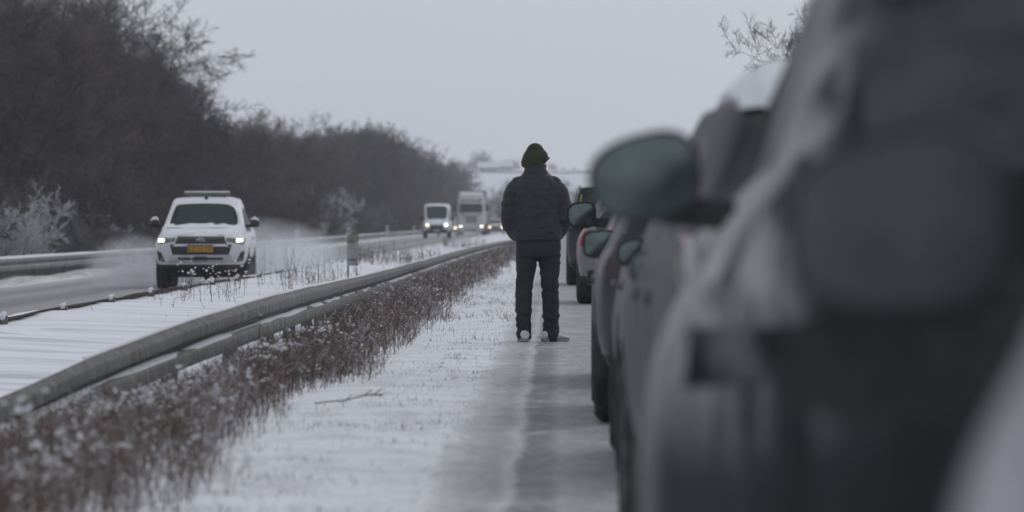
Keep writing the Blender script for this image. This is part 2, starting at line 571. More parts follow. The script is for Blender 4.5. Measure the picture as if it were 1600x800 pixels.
# oncoming carriageway: slushy wet asphalt
m, nt, b = node_mat('slushy_carriageway')
tc = nt.nodes.new('ShaderNodeTexCoord'); sp = nt.nodes.new('ShaderNodeSeparateXYZ')
nt.links.new(tc.outputs['Object'], sp.inputs[0])
w1 = noise_tex(nt, coords(nt, (1.0, 0.05, 1)), 1.2, 5, 0.6)
w2 = noise_tex(nt, coords(nt, (1.0, 0.12, 1)), 9.0, 5, 0.65)
xx = math_n(nt, 'ADD', sp.outputs['X'], math_n(nt, 'MULTIPLY', math_n(nt, 'SUBTRACT', w1, 0.5), 0.5))
xx = math_n(nt, 'ADD', xx, math_n(nt, 'MULTIPLY', math_n(nt, 'SUBTRACT', w2, 0.5), 0.35))
mr = nt.nodes.new('ShaderNodeMapRange'); mr.inputs['From Min'].default_value = -11.2; mr.inputs['From Max'].default_value = -6.4
nt.links.new(xx, mr.inputs['Value'])
c_ = ramp(nt, mr.outputs[0], [(0.0, (0.45, 0.44, 0.44)), (0.10, (0.28, 0.276, 0.28)), (0.2, (0.14, 0.14, 0.147)), (0.33, (0.25, 0.246, 0.25)), (0.46, (0.13, 0.13, 0.137)), (0.54, (0.11, 0.11, 0.114)),
                              (0.62, (0.22, 0.217, 0.22)), (0.72, (0.24, 0.24, 0.244)), (0.83, (0.12, 0.12, 0.124)), (0.90, (0.17, 0.167, 0.17)), (1.0, (0.42, 0.41, 0.41))])
nt.links.new(c_, b.inputs['Base Color'])
b.inputs['Roughness'].default_value = 0.55
M['carriage'] = m
sheet('carriageway', np.array([-11.2, -9, -7.5, -6.4]), LY, lambda X, Y: road_z(Y) + 0.006, m, 'wet slushy oncoming carriageway with dark wheel tracks')

# ------------------------------------------------------------------ guard rails
M['rail_old'] = pm('weathered_rail_steel', (0.15, 0.146, 0.138), (0.075, 0.072, 0.069), 7, 0.75, metal=0.0, stretch=(1.5, 0.8, 0.7), bmp=0.3, lo=0.36, hi=0.64, detail=8)
nt = M['rail_old'].node_tree; b = nt.nodes['Principled BSDF']
src = b.inputs['Base Color'].links[0].from_socket
rime = ramp(nt, noise_tex(nt, coords(nt, (1.0, 2.6, 0.7)), 6.0, 8, 0.75), [(0.53, (0, 0, 0)), (0.72, (1, 1, 1))])       # rime stuck on the steel
sc_ = nt.nodes.new('ShaderNodeSeparateColor'); nt.links.new(rime, sc_.inputs[0])
nt.links.new(mix(nt, math_n(nt, 'MULTIPLY', sc_.outputs[0], 0.6), src, (0.42, 0.42, 0.43)), b.inputs['Base Color'])
M['rail_grey'] = pm('galvanised_rail', (0.22, 0.22, 0.225), (0.13, 0.13, 0.135), 4, 0.6, stretch=(1, 0.4, 1))
M['rail_rust'] = pm('rusty_rail_edge', (0.105, 0.078, 0.055), (0.055, 0.042, 0.034), 3, 0.9, stretch=(1, 1.4, 1), bmp=0.2)
M['post'] = pm('rail_post_steel', (0.16, 0.155, 0.15), (0.09, 0.088, 0.085), 10, 0.75)
M['white_post'] = pm('white_marker_post', (0.62, 0.61, 0.59), (0.5, 0.49, 0.47), 9, 0.6)

WP = [(0.03, 0.0), (0.034, -0.008), (0.080, -0.040), (0.083, -0.047), (0.083, -0.108), (0.079, -0.115), (0.012, -0.146), (0.008, -0.155), (0.012, -0.166), (0.079, -0.200), (0.083, -0.207), (0.083, -0.266), (0.080, -0.273), (0.034, -0.302), (0.03, -0.31)]


def smooth_path(pts, step):
    p = np.array(pts, float)
    d = p[:, 0]
    n = int((d[-1] - d[0]) / step) + 1
    t = d[0] + (d[-1] - d[0]) * (np.linspace(0, 1, n))
    out = []
    for k in (1, 2):
        # cubic (Catmull-Rom style) interpolation
        m_ = np.gradient(p[:, k], d)
        idx = np.clip(np.searchsorted(d, t) - 1, 0, len(d) - 2)
        h = d[idx + 1] - d[idx]; u = (t - d[idx]) / h
        out.append((2*u**3 - 3*u**2 + 1) * p[idx, k] + (u**3 - 2*u**2 + u) * h * m_[idx] + (-2*u**3 + 3*u**2) * p[idx + 1, k] + (u**3 - u**2) * h * m_[idx + 1])
    return np.stack([t, out[0], out[1]], 1)       # (y, x, z of the top edge)


def w_beam(path, sgn, mat, parent, name='beam', jitter=0.0):
    prof = [(sgn * u, v) for u, v in WP] + [(sgn * (u - 0.005), v) for u, v in WP[::-1]]
    rings = []
    for k, (y, x, z) in enumerate(path):
        jz = jitter * float(vnoise(y / 2.3, 0.0, 21)); jx = jitter * float(vnoise(y / 1.9, 5.0, 22))
        rings.append([(x + u + jx, y, z + v + jz) for u, v in prof])
    mb = MB(); mb.loft(rings)
    return mb.build(name, [mat], parent)


# near rail, its end ramped down into the ground towards the camera
NP = smooth_path([(26.5, -3.55, -0.05), (29, -3.25, 0.06), (31.5, -3.05, 0.155), (35, -2.84, 0.29), (39, -2.55, 0.42), (44, -2.36, 0.495), (52, -2.34, 0.50), (63, -2.45, 0.455),
                  (76, -2.55, 0.41), (95, -2.53, 0.41), (120, -2.45, 0.435), (160, -2.35, 0.45), (210, -2.2, 0.43), (262, -2.05, 0.38), (330, -1.95, 0.36)], 0.8)
nr = empty('guard_rail', (0, 0, 0))
tag(nr, 'weathered grey steel guard rail rising out of the snowy weeds left of the standing man', 'guard rail')
w_beam(NP, 1, M['rail_old'], nr, jitter=0.005)
for k in range(0, len(NP), 5):
    y, x, z = NP[k]
    if y < 33: continue
    mb = MB(); g = float(ground_z(x - 0.06, y))
    mb.box((x - 0.045, y, (z - 0.09 + g - 0.3) / 2), (0.11, 0.06, z - 0.09 - g + 0.3), bev=0.008)
    mb.build('post', [M['post']], nr)
# snow lying in the valley and on the lower fold of the beam
path = NP[(NP[:, 0] > 30)]
rings = []
for (y, x, z) in path:
    j = 0.5 + 0.5 * float(vnoise(y / 1.1, 3.0, 31)); jj = float(vnoise(y / 0.6, 3.0, 32))
    h = -0.006 + 0.020 * j
    rings.append([(x + 0.016, y, z - 0.171), (x + 0.030, y, z - 0.171 + h), (x + 0.050, y, z - 0.187 + h * 0.9), (x + 0.066 + 0.006 * jj, y, z - 0.196 + h * .3), (x + 0.062, y, z - 0.196), (x + 0.016, y, z - 0.174)])
mb = MB(); mb.loft(rings)
o = mb.build('snow_cover', [M['snow_lump']], nr)
# ragged snow on the top edge
rings = []
for (y, x, z) in NP[(NP[:, 0] > 34)]:
    h = 0.010 + 0.016 * max(0.0, float(vnoise(y / 1.7, 9.0, 33)))
    jz = 0.005 * float(vnoise(y / 2.3, 0.0, 21))
    rings.append([(x - 0.012, y, z + jz - 0.004), (x - 0.008, y, z + jz + h), (x + 0.016, y, z + jz + h * 0.8), (x + 0.026, y, z + jz - 0.010)])
mb = MB(); mb.loft(rings); mb.build('snow_cover', [M['snow_lump']], nr)

# second rail of the median, seen from behind, nearly buried
mrail = empty('guard_rail', (0, 0, 0))
tag(mrail, 'rusty brown rail nearly buried in snow at the far edge of the median', 'guard rail')
MP = smooth_path([(40, -5.62, 0.135), (60, -5.6, 0.135), (80, -5.62, 0.15), (112, -5.6, 0.13), (150, -5.65, 0.11), (200, -5.62, 0.10), (260, -5.6, 0.10), (330, -5.6, 0.10), (480, -5.6, 0.12)], 1.0)
w_beam(MP, -1, M['rail_rust'], mrail, jitter=0.02)
for k in range(3, 330, 7):
    if k >= len(MP): break
    y, x, z = MP[k]
    mb = MB()
    mb.box((x + 0.05, y, z - 0.20), (0.09, 0.055, 0.47), bev=0.006)
    p = mb.build('post', [M['post']], mrail)
    c = MB(); s = 0.8 + 0.5 * rnd.random()
    c.tube([(x + 0.04, y - 0.01, z + 0.028), (x + 0.058, y + 0.02, z + 0.04 + 0.012 * s)], [0.034 * s, 0.022 * s], 9)
    c.build('snow_cap', [M['snow_lump']], p)

# rail on the outer side of the oncoming carriageway
fr = empty('guard_rail', (0, 0, 0))
tag(fr, 'pale double ridged guard rail along the outer edge of the oncoming carriageway below the trees', 'guard rail')
FP = smooth_path([(92, -12.3, 0.36), (124, -12.1, 0.36), (160, -12.1, 0.36), (220, -12.0, 0.37), (318, -12.0, 0.41), (400, -12.0, 0.47), (520, -12.0, 0.5), (700, -12, 0.5)], 2.0)
w_beam(FP, 1, M['rail_grey'], fr)
for k in range(0, len(FP), 4):
    y, x, z = FP[k]
    mb = MB(); g = float(ground_z(x, y))
    mb.box((x - 0.07, y, (z - 0.02 + g - 0.3) / 2), (0.12, 0.07, z - 0.02 - g + 0.3), bev=0.008)
    mb.build('post', [M['post']], fr)
mb = MB()
rings = []
for (y, x, z) in FP:
    h = 0.008 + 0.010 * (1 + float(vnoise(y / 4, 2.0, 41)))
    rings.append([(x - 0.01, y, z - 0.003), (x + 0.0, y, z + h), (x + 0.045, y, z - 0.02 + h), (x + 0.078, y, z - 0.045)])
mb.loft(rings); mb.build('snow_cover', [M['snow_lump']], fr)
# close set bars under the rail (a culvert parapet)
mb = MB()
for k in range(330):
    y = 112 + k * 0.145
    x = float(np.interp(y, FP[:, 0], FP[:, 1])); z = float(np.interp(y, FP[:, 0], FP[:, 2]))
    mb.box((x - 0.10, y, z - 0.42), (0.035, 0.05, 0.46))
mb.box((-12.2, 112 + 330 * 0.145 / 2, -0.06), (0.05, 48, 0.05))
o = mb.build('bar_infill', [M['post']], fr)

for (y, dx) in ((318, 0.35), (391, 0.35), (464, 0.35), (255, 0.35)):
    mb = MB(); g = float(ground_z(-11.75, y))
    w_ = 0.10
    mb.loft([[(-11.65 - w_ , y - .05, g - .1), (-11.65 + w_, y - .05, g - .1), (-11.65 + w_, y + .05, g - .1), (-11.65 - w_, y + .05, g - .1)],
             [(-11.65 - w_ , y - .05, g + 0.78), (-11.65 + w_, y - .05, g + 0.86), (-11.65 + w_, y + .05, g + 0.86), (-11.65 - w_, y + .05, g + 0.78)]])
    o = mb.build('marker_post', [M['white_post']], None)
    lab = {318: 'white marker post at the far rail just left of the grey marker plate', 391: 'middle white marker post at the far rail left of the white van',
           464: 'white marker post standing nearest to the left side of the white van', 255: 'white marker post at the far rail in the spray right of the pickup'}[y]
    tag(o, lab, 'marker post', 'white marker posts along the far rail')
    mb = MB(); mb.box((-11.65, y - 0.053, g + 0.62), (0.15, 0.006, 0.14)); mb.build('reflector', [M['rail_grey']], o)

# marker plate on the median, seen from the back
M['plate_back'] = pm('sign_back_metal', (0.33, 0.33, 0.335), (0.26, 0.26, 0.265), 6, 0.6)
M['plate_rust'] = pm('sign_stain', (0.17, 0.14, 0.105), (0.25, 0.23, 0.21), 22, 0.8)
d_ = 103.0
mx = (551 - 870) * d_ / F
g = float(ground_z(mx, d_))
sg = empty('marker_sign', (mx, d_, g))
tag(sg, 'narrow grey metal marker plate on a thin post in the median snow', 'road sign')
mb = MB(); mb.box((-0.085, 0.025, 0.33), (0.035, 0.035, 0.95), bev=0.006); mb.build('post', [M['post']], sg)
mb = MB(); mb.box((0, 0.0, 0.58), (0.205, 0.012, 0.57), bev=0.005); pl = mb.build('plate', [M['plate_back']], sg)
mb = MB(); mb.box((0.012, -0.009, 0.80), (0.19, 0.005, 0.13), rot=Matrix.Rotation(0.0, 3, 'Y')); mb.build('stain', [M['plate_rust']], pl)
for zz in (0.40, 0.72):
    mb = MB(); mb.box((-0.03, -0.010, zz), (0.14, 0.012, 0.025)); mb.build('clamp', [M['post']], pl)


# ------------------------------------------------------------------ branches, stems: many thin prisms in one mesh
def prisms(P0, P1, R0, R1, n=3):
    P0 = np.asarray(P0, float); P1 = np.asarray(P1, float)
    R0 = np.asarray(R0, float); R1 = np.asarray(R1, float)
    N = len(P0)
    d = P1 - P0; L = np.linalg.norm(d, axis=1, keepdims=True); d = d / np.maximum(L, 1e-9)
    up = np.where(np.abs(d[:, 2:3]) < 0.9, np.array([[0, 0, 1.0]]), np.array([[1.0, 0, 0]]))
    a = np.cross(d, up); a /= np.linalg.norm(a, axis=1, keepdims=True); c = np.cross(d, a)
    V = np.zeros((N, 2 * n, 3))
    for k in range(n):
        th = 2 * math.pi * k / n
        o = a * math.cos(th) + c * math.sin(th)
        V[:, k] = P0 + o * R0[:, None]; V[:, n + k] = P1 + o * R1[:, None]
    base = (np.arange(N) * 2 * n)[:, None]
    Q = np.concatenate([base + np.array([[k, (k + 1) % n, n + (k + 1) % n, n + k]]) for k in range(n)], 0)
    return V.reshape(-1, 3), Q


def rot_about(v, axis, a):
    return v * math.cos(a) + np.cross(axis, v) * math.sin(a) + axis * np.dot(axis, v) * (1 - math.cos(a))


def grow(rg, p, d, length, r, lev, spec, out):
    ns = spec['segs'][lev]
    nch = spec['n'][lev]
    pts = [p]; rad = [r]
    dd = d.copy()
    for s in range(ns):
        dd = dd + rg.normal(0, spec['wob'][lev], 3) + np.array([0, 0, spec['up'][lev]])
        dd /= np.linalg.norm(dd)
        q = pts[-1] + dd * (length / ns)
        r1 = r * (1 - (s + 1) / ns * spec['taper'][lev])
        out.append((pts[-1], q, rad[-1], r1, lev))
        pts.append(q); rad.append(r1)
    if lev + 1 >= len(spec['n']): return
    for c in range(nch):
        t = spec['from'][lev] + (1 - spec['from'][lev]) * ((c + rg.random()) / nch)
        i = min(int(t * ns), ns - 1); u = t * ns - i
        q = pts[i] * (1 - u) + pts[i + 1] * u
        tang = pts[i + 1] - pts[i]; tang /= np.linalg.norm(tang)
        ax = np.cross(tang, rg.normal(0, 1, 3)); ax /= np.linalg.norm(ax)
        nd = rot_about(tang, ax, R(rg.uniform(*spec['ang'][lev])))
        ln = length * spec['ratio'][lev] * rg.uniform(0.6, 1.15) * (1.15 - 0.45 * t)
        rr = max((rad[i] * (1 - u) + rad[i + 1] * u) * spec['rr'][lev], spec['rmin'])
        grow(rg, q, nd, ln, rr, lev + 1, spec, out)


def woody(name, seed, stems, spec, height, spread, mats, frost=False):
    """a thing: trunk mesh with a crown mesh as its child"""
    rg = np.random.default_rng(seed)
    segs = []
    for s in range(stems):
        a = 2 * math.pi * (s + rg.random() * 0.6) / stems
        lean = spread * (0.5 + 0.7 * rg.random()) if stems > 1 else 0.06
        d = np.array([math.cos(a) * lean, math.sin(a) * lean, 1.0]); d /= np.linalg.norm(d)
        p = np.array([math.cos(a), math.sin(a), 0]) * (0.25 if stems > 1 else 0.0) + np.array([0, 0, -0.3])
        h = height * rg.uniform(0.55, 0.72)
        grow(rg, p, d, h, spec['r0'] * rg.uniform(0.7, 1.1), 0, spec, segs)
    arr = [(s[0], s[1], s[2], s[3]) for s in segs]
    lev = np.array([s[4] for s in segs])
    P0 = np.array([s[0] for s in arr]); P1 = np.array([s[1] for s in arr]); R0 = np.array([s[2] for s in arr]); R1 = np.array([s[3] for s in arr])
    top = np.percentile(P1[:, 2], 99.7)
    k = height / top
    P0 = P0 * k; P1 = P1 * k
    t = lev == 0
    V, Q = prisms(P0[t], P1[t], R0[t], R1[t], 6)
    trunk = np_mesh(name, V, Q, None, [mats[0]], smooth=True)
    V, Q = prisms(P0[~t], P1[~t], R0[~t], R1[~t], 3)
    np_mesh('crown', V, Q, None, [mats[1]], parent=trunk)
    return trunk


SPEC_TREE = dict(segs=[6, 4, 3, 2, 1], n=[12, 8, 7, 6, 0], wob=[0.07, 0.13, 0.16, 0.18, 0.1], up=[0.02, 0.07, 0.07, 0.05, 0.0], taper=[0.75, 0.75, 0.7, 0.6, 0.6],
                 ratio=[0.52, 0.5, 0.52, 0.6], ang=[(30, 70), (30, 60), (25, 60), (25, 60)], rr=[0.5, 0.5, 0.6, 0.7], rmin=0.008, r0=0.12)
SPEC_TREE['from'] = [0.10, 0.15, 0.15, 0.1]
SPEC_BUSH = dict(segs=[4, 3, 2, 1], n=[10, 8, 8, 0], wob=[0.1, 0.15, 0.18, 0.1], up=[0.03, 0.06, 0.04, 0.0], taper=[0.7, 0.7, 0.6, 0.6],
                 ratio=[0.5, 0.5, 0.55], ang=[(25, 60), (25, 60), (25, 60)], rr=[0.55, 0.6, 0.7], rmin=0.010, r0=0.04)
SPEC_BUSH['from'] = [0.08, 0.12, 0.1]
M['bark'] = pm('winter_bark', (0.060, 0.052, 0.050), (0.040, 0.036, 0.036), 3, 0.95)
M['twig_a'] = pm('brown_twigs', (0.125, 0.106, 0.104), (0.058, 0.050, 0.052), 0.8, 0.95)
M['twig_b'] = pm('purple_brown_twigs', (0.118, 0.098, 0.104), (0.054, 0.047, 0.053), 0.8, 0.95)
M['twig_c'] = pm('grey_brown_twigs', (0.138, 0.130, 0.122), (0.060, 0.056, 0.056), 0.8, 0.95)
M['twig_frost'] = pm('frosted_twigs', (0.62, 0.62, 0.65), (0.36, 0.35, 0.365), 1.2, 0.9, lo=0.38, hi=0.7)
M['twig_rime'] = pm('lightly_frosted_twigs', (0.24, 0.235, 0.245), (0.12, 0.115, 0.12), 0.9, 0.9)

for k_, amt in (('twig_a', 0.55), ('twig_b', 0.55), ('twig_c', 0.5), ('bark', 0.3)):
    # every tree has its own tone
    nt = M[k_].node_tree; b = nt.nodes['Principled BSDF']
    src = b.inputs['Base Color'].links[0].from_socket
    oi = nt.nodes.new('ShaderNodeObjectInfo')
    rr_ = ramp(nt, oi.outputs['Random'], [(0.0, (1 - amt * .5, 1 - amt * .5, 1 - amt * .45)), (0.45, (1, 1, 1)), (0.7, (1.2, 1.12, 1.1)), (1.0, (1 + amt * 1.2, 1 + amt * 1.0, 1 + amt * 0.9))])
    nt.links.new(mix(nt, 1.0, src, rr_, 'MULTIPLY'), b.inputs['Base Color'])

protos = []
for i in range(5):
    protos.append(woody('tree', 100 + i, [3, 4, 3, 5, 2][i], SPEC_TREE, 9.0, 0.28, (M['bark'], [M['twig_a'], M['twig_b'], M['twig_c'], M['twig_b'], M['twig_a']][i])))
bush = [woody('bush', 200 + i, 9, SPEC_BUSH, 3.2, 0.8, (M['bark'], [M['twig_b'], M['twig_a'], M['twig_c']][i])) for i in range(3)]
fbush = [woody('bush', 220 + i, 11, SPEC_BUSH, 3.0, 0.9, (M['twig_rime'], [M['twig_frost'], M['twig_rime']][i])) for i in range(2)]


used = set()
def put(proto, name, x, y, h_scale, rz, label, cat, group=None, wide=1.0, z=None):
    o = proto if proto not in used else copy_tree(proto)
    used.add(proto)
    o.name = name
    o.location = (x, y, (float(ground_z(x, y)) - 0.05) if z is None else z)
    o.scale = (h_scale * wide, h_scale * wide, h_scale)
    o.rotation_euler = (0, 0, rz)
    tag(o, label, cat, group)
    return o


TG = 'bare trees in the belt left of the carriageway'
rows = [(-19.0, 160, 1000, 6.4, 0.010), (-22.3, 195, 940, 9.5, 0.016), (-26.5, 230, 800, 13.0, 0.02)]
k = 0
for ri, (X0, y0, y1, sp0, gr) in enumerate(rows):
    y = y0
    while y < y1:
        x = X0 + rnd.uniform(-1.0, 1.0)
        a_ = y / -x
        h = rnd.uniform(0.88, 1.08) * (1.0 + 0.08 * math.sin(y / 37.0) + 0.05 * math.sin(y / 13.0 + 1))
        h *= float(np.interp(a_, [11.6, 13.0, 15.0, 18.0, 21.0, 31, 60], [1.12, 0.96, 0.74, 0.76, 0.84, 1.10, 1.18])) * (-x / 19.0) ** 0.75
        put(protos[k % 5], 'tree', x, y, h, rnd.uniform(0, 6.28),
            'bare twiggy tree in the dense dark belt beyond the oncoming carriageway', 'tree', TG, wide=rnd.uniform(0.95, 1.2))
        k += 1
        y += sp0 * (1 + gr * (y - y0) / sp0 * 0.55) * rnd.uniform(0.8, 1.2)
print('belt trees', k)
y = 140; n = 0
while y < 620:
    put(bush[n % 3], 'bush', -15.2 + rnd.uniform(-0.5, 0.5), y, rnd.uniform(0.75, 1.05), rnd.uniform(0, 6.28), 'dark leafless bush at the foot of the tree belt', 'bush', 'dark bushes below the tree belt')
    y += 5.5 + 0.012 * y; n += 1
# frosted bushes
put(fbush[0], 'bush', -13.85, 142, 0.72, 0.4, 'large white frosted bush at the left edge of the photo', 'bush')
put(fbush[1], 'bush', -14.0, 158, 0.62, 1.9, 'low greyish frosted bush left of the white pickup', 'bush')
put(fbush[0], 'bush', -14.2, 176, 0.5, 2.2, 'small pale frosted bush in the spray left of the white pickup', 'bush')
put(fbush[0], 'bush', -14.3, 352, 1.1, 3.0, 'tall white frosted bush midway between the pickup and the white van', 'bush')
put(fbush[1], 'bush', -14.1, 372, 0.9, 0.8, 'greyish frosted bush just left of the white van', 'bush')
put(fbush[0], 'bush', -14.0, 322, 0.5, 4.1, 'low white frosted bush above the grey marker plate', 'bush')
put(fbush[1], 'bush', -13.6, 405, 0.85, 5.1, 'pale frosted bush directly behind the white van', 'bush')

# right hand trees seen over the queue
for (pi_, x_, y_, s_, r_, lab_) in ((1, 4.7, 95.5, 0.455, 0.9, 'small bare tree topping the snowy car roof at its left end'), (3, 4.75, 94, 0.475, 3.3, 'small bare tree between the snowy car roof and the streaked pillar'),
                                (4, 4.4, 96.5, 0.465, 5.0, 'small bare tree in the middle of the clump over the snowy car roof'), (0, 4.9, 97, 0.49, 1.4, 'tallest small bare tree of the clump over the snowy car roof'),
                                (2, 4.55, 93, 0.45, 1.9, 'low small bare tree at the front of the clump over the snowy car roof')):
    put(protos[pi_], 'tree', x_ + 0.40, y_, s_ * 1.08, r_, lab_, 'tree', wide=0.78)
put(protos[2], 'tree', 4.9, 95, 0.51, 2.1, 'bare tree showing over the snowy car roof on the right', 'tree', wide=1.15)
put(protos[0], 'tree', 6.2, 99, 0.50, 0.6, 'bare tree partly hidden behind the nearest cars on the right', 'tree')

# far trees between the road's end and the hill
FT = [(-22, 1020, 0.75, 'round grey tree in front of the snowy field left of the truck roof', 0),
      (-17, 1060, 0.85, 'round pale grey tree above the truck roof', 1),
      (-11.5, 900, 0.62, 'dark tree just right of the truck roof', 0),
      (-9.0, 980, 0.75, 'grey tree between the truck and the standing man', 1),
      (-8.5, 1150, 1.15, 'pale tree beside the left shoulder of the standing man', 1),
      (-6.2, 900, 0.7, 'low grey tree left of the standing man at elbow height', 1),
      (2.5, 1000, 1.0, 'pale grey tree just right of the standing man', 1),
      (5.4, 1100, 0.8, 'low frosted tree between the man and the queue', 1)]
pale = [woody('tree', 300 + i, 4, SPEC_TREE, 9.0, 0.4, (M['bark'], [M['twig_c'], M['twig_rime']][i])) for i in range(2)]
for (x, y, s, lab, kind) in FT:
    put(pale[kind], 'tree', x, y, s, rnd.uniform(0, 6), lab, 'tree', wide=1.25)

# copse, hedges and farm buildings on the hilltop
HG = 'trees on the skyline of the hill'
for (px_, s, y_) in ((704, 0.5, 2420), (711, 0.8, 2400), (719, 0.95, 2420), (727, 0.6, 2430), (736, 0.85, 2430), (744, 1.2, 2440), (751, 1.75, 2450), (757, 1.3, 2445), (764, 0.6, 2440), (795, 0.6, 2440), (803, 1.0, 2450), (809, .6, 2450), (861, 0.7, 2440), (867, 0.5, 2440), (880, 0.35, 2450), (897, .3, 2450)):
    x = (px_ - 870) * y_ / F
    put(pale[0], 'tree', x, y_, s * 0.56, rnd.uniform(0, 6), 'hazy tree on the skyline of the snowy hill', 'tree', HG, wide=1.3)
M['hedge'] = pm('winter_hedge', (0.09, 0.085, 0.085), (0.06, 0.055, 0.055), 0.4, 0.95)
for (a, b_, y_, h_, lab) in ((640, 1010, 2330, 0.9, 'long dark hedge line across the top of the snowy hill'), (690, 745, 1950, 1.1, 'short dark hedge on the left slope of the snowy hill')):
    n_ = 1800
    xs = rng.uniform((a - 870) * y_ / F, (b_ - 870) * y_ / F, n_)
    ys_ = y_ + rng.normal(0, 1.5, n_)
    zs = ground_z(xs, ys_)
    P0 = np.stack([xs, ys_, zs - 0.1], 1)
    P1 = P0 + np.stack([rng.normal(0, 0.5, n_), rng.normal(0, 0.4, n_), h_ * rng.uniform(0.5, 1.1, n_)], 1)
    V, Q = prisms(P0, P1, np.full(n_, 0.10), np.full(n_, 0.05), 3)
    o = np_mesh('hedge', V, Q, None, [M['hedge']])
    tag(o, lab, 'hedge')
M['farm_wall'] = pm('farm_wall', (0.30, 0.29, 0.29), (0.25, 0.24, 0.24), 0.5, 0.8)
def farmhouse(px_, y_, w, d, h, label):
    x = (px_ - 870) * y_ / F
    o = empty('farmhouse', (x, y_, float(ground_z(x, y_)) - 0.3))
    tag(o, label, 'house')
    mb = MB(); mb.box((0, 0, h / 2), (w, d, h)); wl_ = mb.build('wall', [M['farm_wall']], o, smooth=False)
    mb = MB()
    e = 0.4
    mb.loft([[(-w/2 - e, -d/2 - e, h - 0.05), (-w/2 - e, d/2 + e, h - 0.05), (-w/2 - e, 0, h + d * 0.42)], [(w/2 + e, -d/2 - e, h - 0.05), (w/2 + e, d/2 + e, h - 0.05), (w/2 + e, 0, h + d * 0.42)]])
    rf = mb.build('roof', [M['snow_lump']], o, smooth=False)
    mb = MB(); mb.box((w * 0.22, 0, h + d * 0.45), (0.7, 0.7, 1.6)); mb.build('chimney', [M['farm_wall']], rf, smooth=False)
    for q in (-0.3, 0.05, 0.33):
        mb = MB(); mb.box((w * q, -d/2 - 0.03, h * 0.55), (1.2, 0.06, 1.2)); mb.build('window', [M['glass_dark']], o, smooth=False)
farmhouse(763, 2380, 8, 5, 2.0, 'small farmhouse with snowy roof beside the tall copse on the hill')
farmhouse(784, 2420, 9, 5, 2.2, 'wide farmhouse with snowy roof left of the man on the hill')

# ------------------------------------------------------------------ weeds between the rail and the verge (stuff)
M['weed'] = pm('dry_weed_stems', (0.150, 0.094, 0.072), (0.090, 0.062, 0.050), 1.5, 0.95)
M['weed_pale'] = pm('pale_dry_grass', (0.21, 0.165, 0.13), (0.12, 0.09, 0.075), 2.0, 0.95)
M['weed_rime'] = pm('snowy_stems', (0.50, 0.50, 0.52), (0.27, 0.25, 0.25), 6.0, 0.9)
nearx = lambda y: np.interp(y, NP[:, 0], NP[:, 1])


def weed_edge(y):                       # right hand limit of the weeds
    return -1.36 - 0.22 * vnoise(y / 3.0, 1.0, 51) + np.interp(y, [18, 26, 45, 90, 200], [-0.18, -0.10, 0.02, 0.05, 0.1])


def ico_lumps(C, Rr):
    bm = bmesh.new(); bmesh.ops.create_icosphere(bm, subdivisions=1, radius=1.0)
    bv = np.array([v.co[:] for v in bm.verts]); bf = np.array([[v.index for v in f.verts] for f in bm.faces]); bm.free()
    N = len(C)
    sc_ = np.stack([rng.uniform(0.8, 1.3, N), rng.uniform(0.8, 1.3, N), rng.uniform(0.5, 0.8, N)], 1) * Rr[:, None]
    V = bv[None] * sc_[:, None, :] * rng.uniform(0.45, 1.3, (N, len(bv), 1)) + C[:, None, :]
    T = bf[None] + (np.arange(N) * len(bv))[:, None, None]
    return V.reshape(-1, 3), T.reshape(-1, 3)


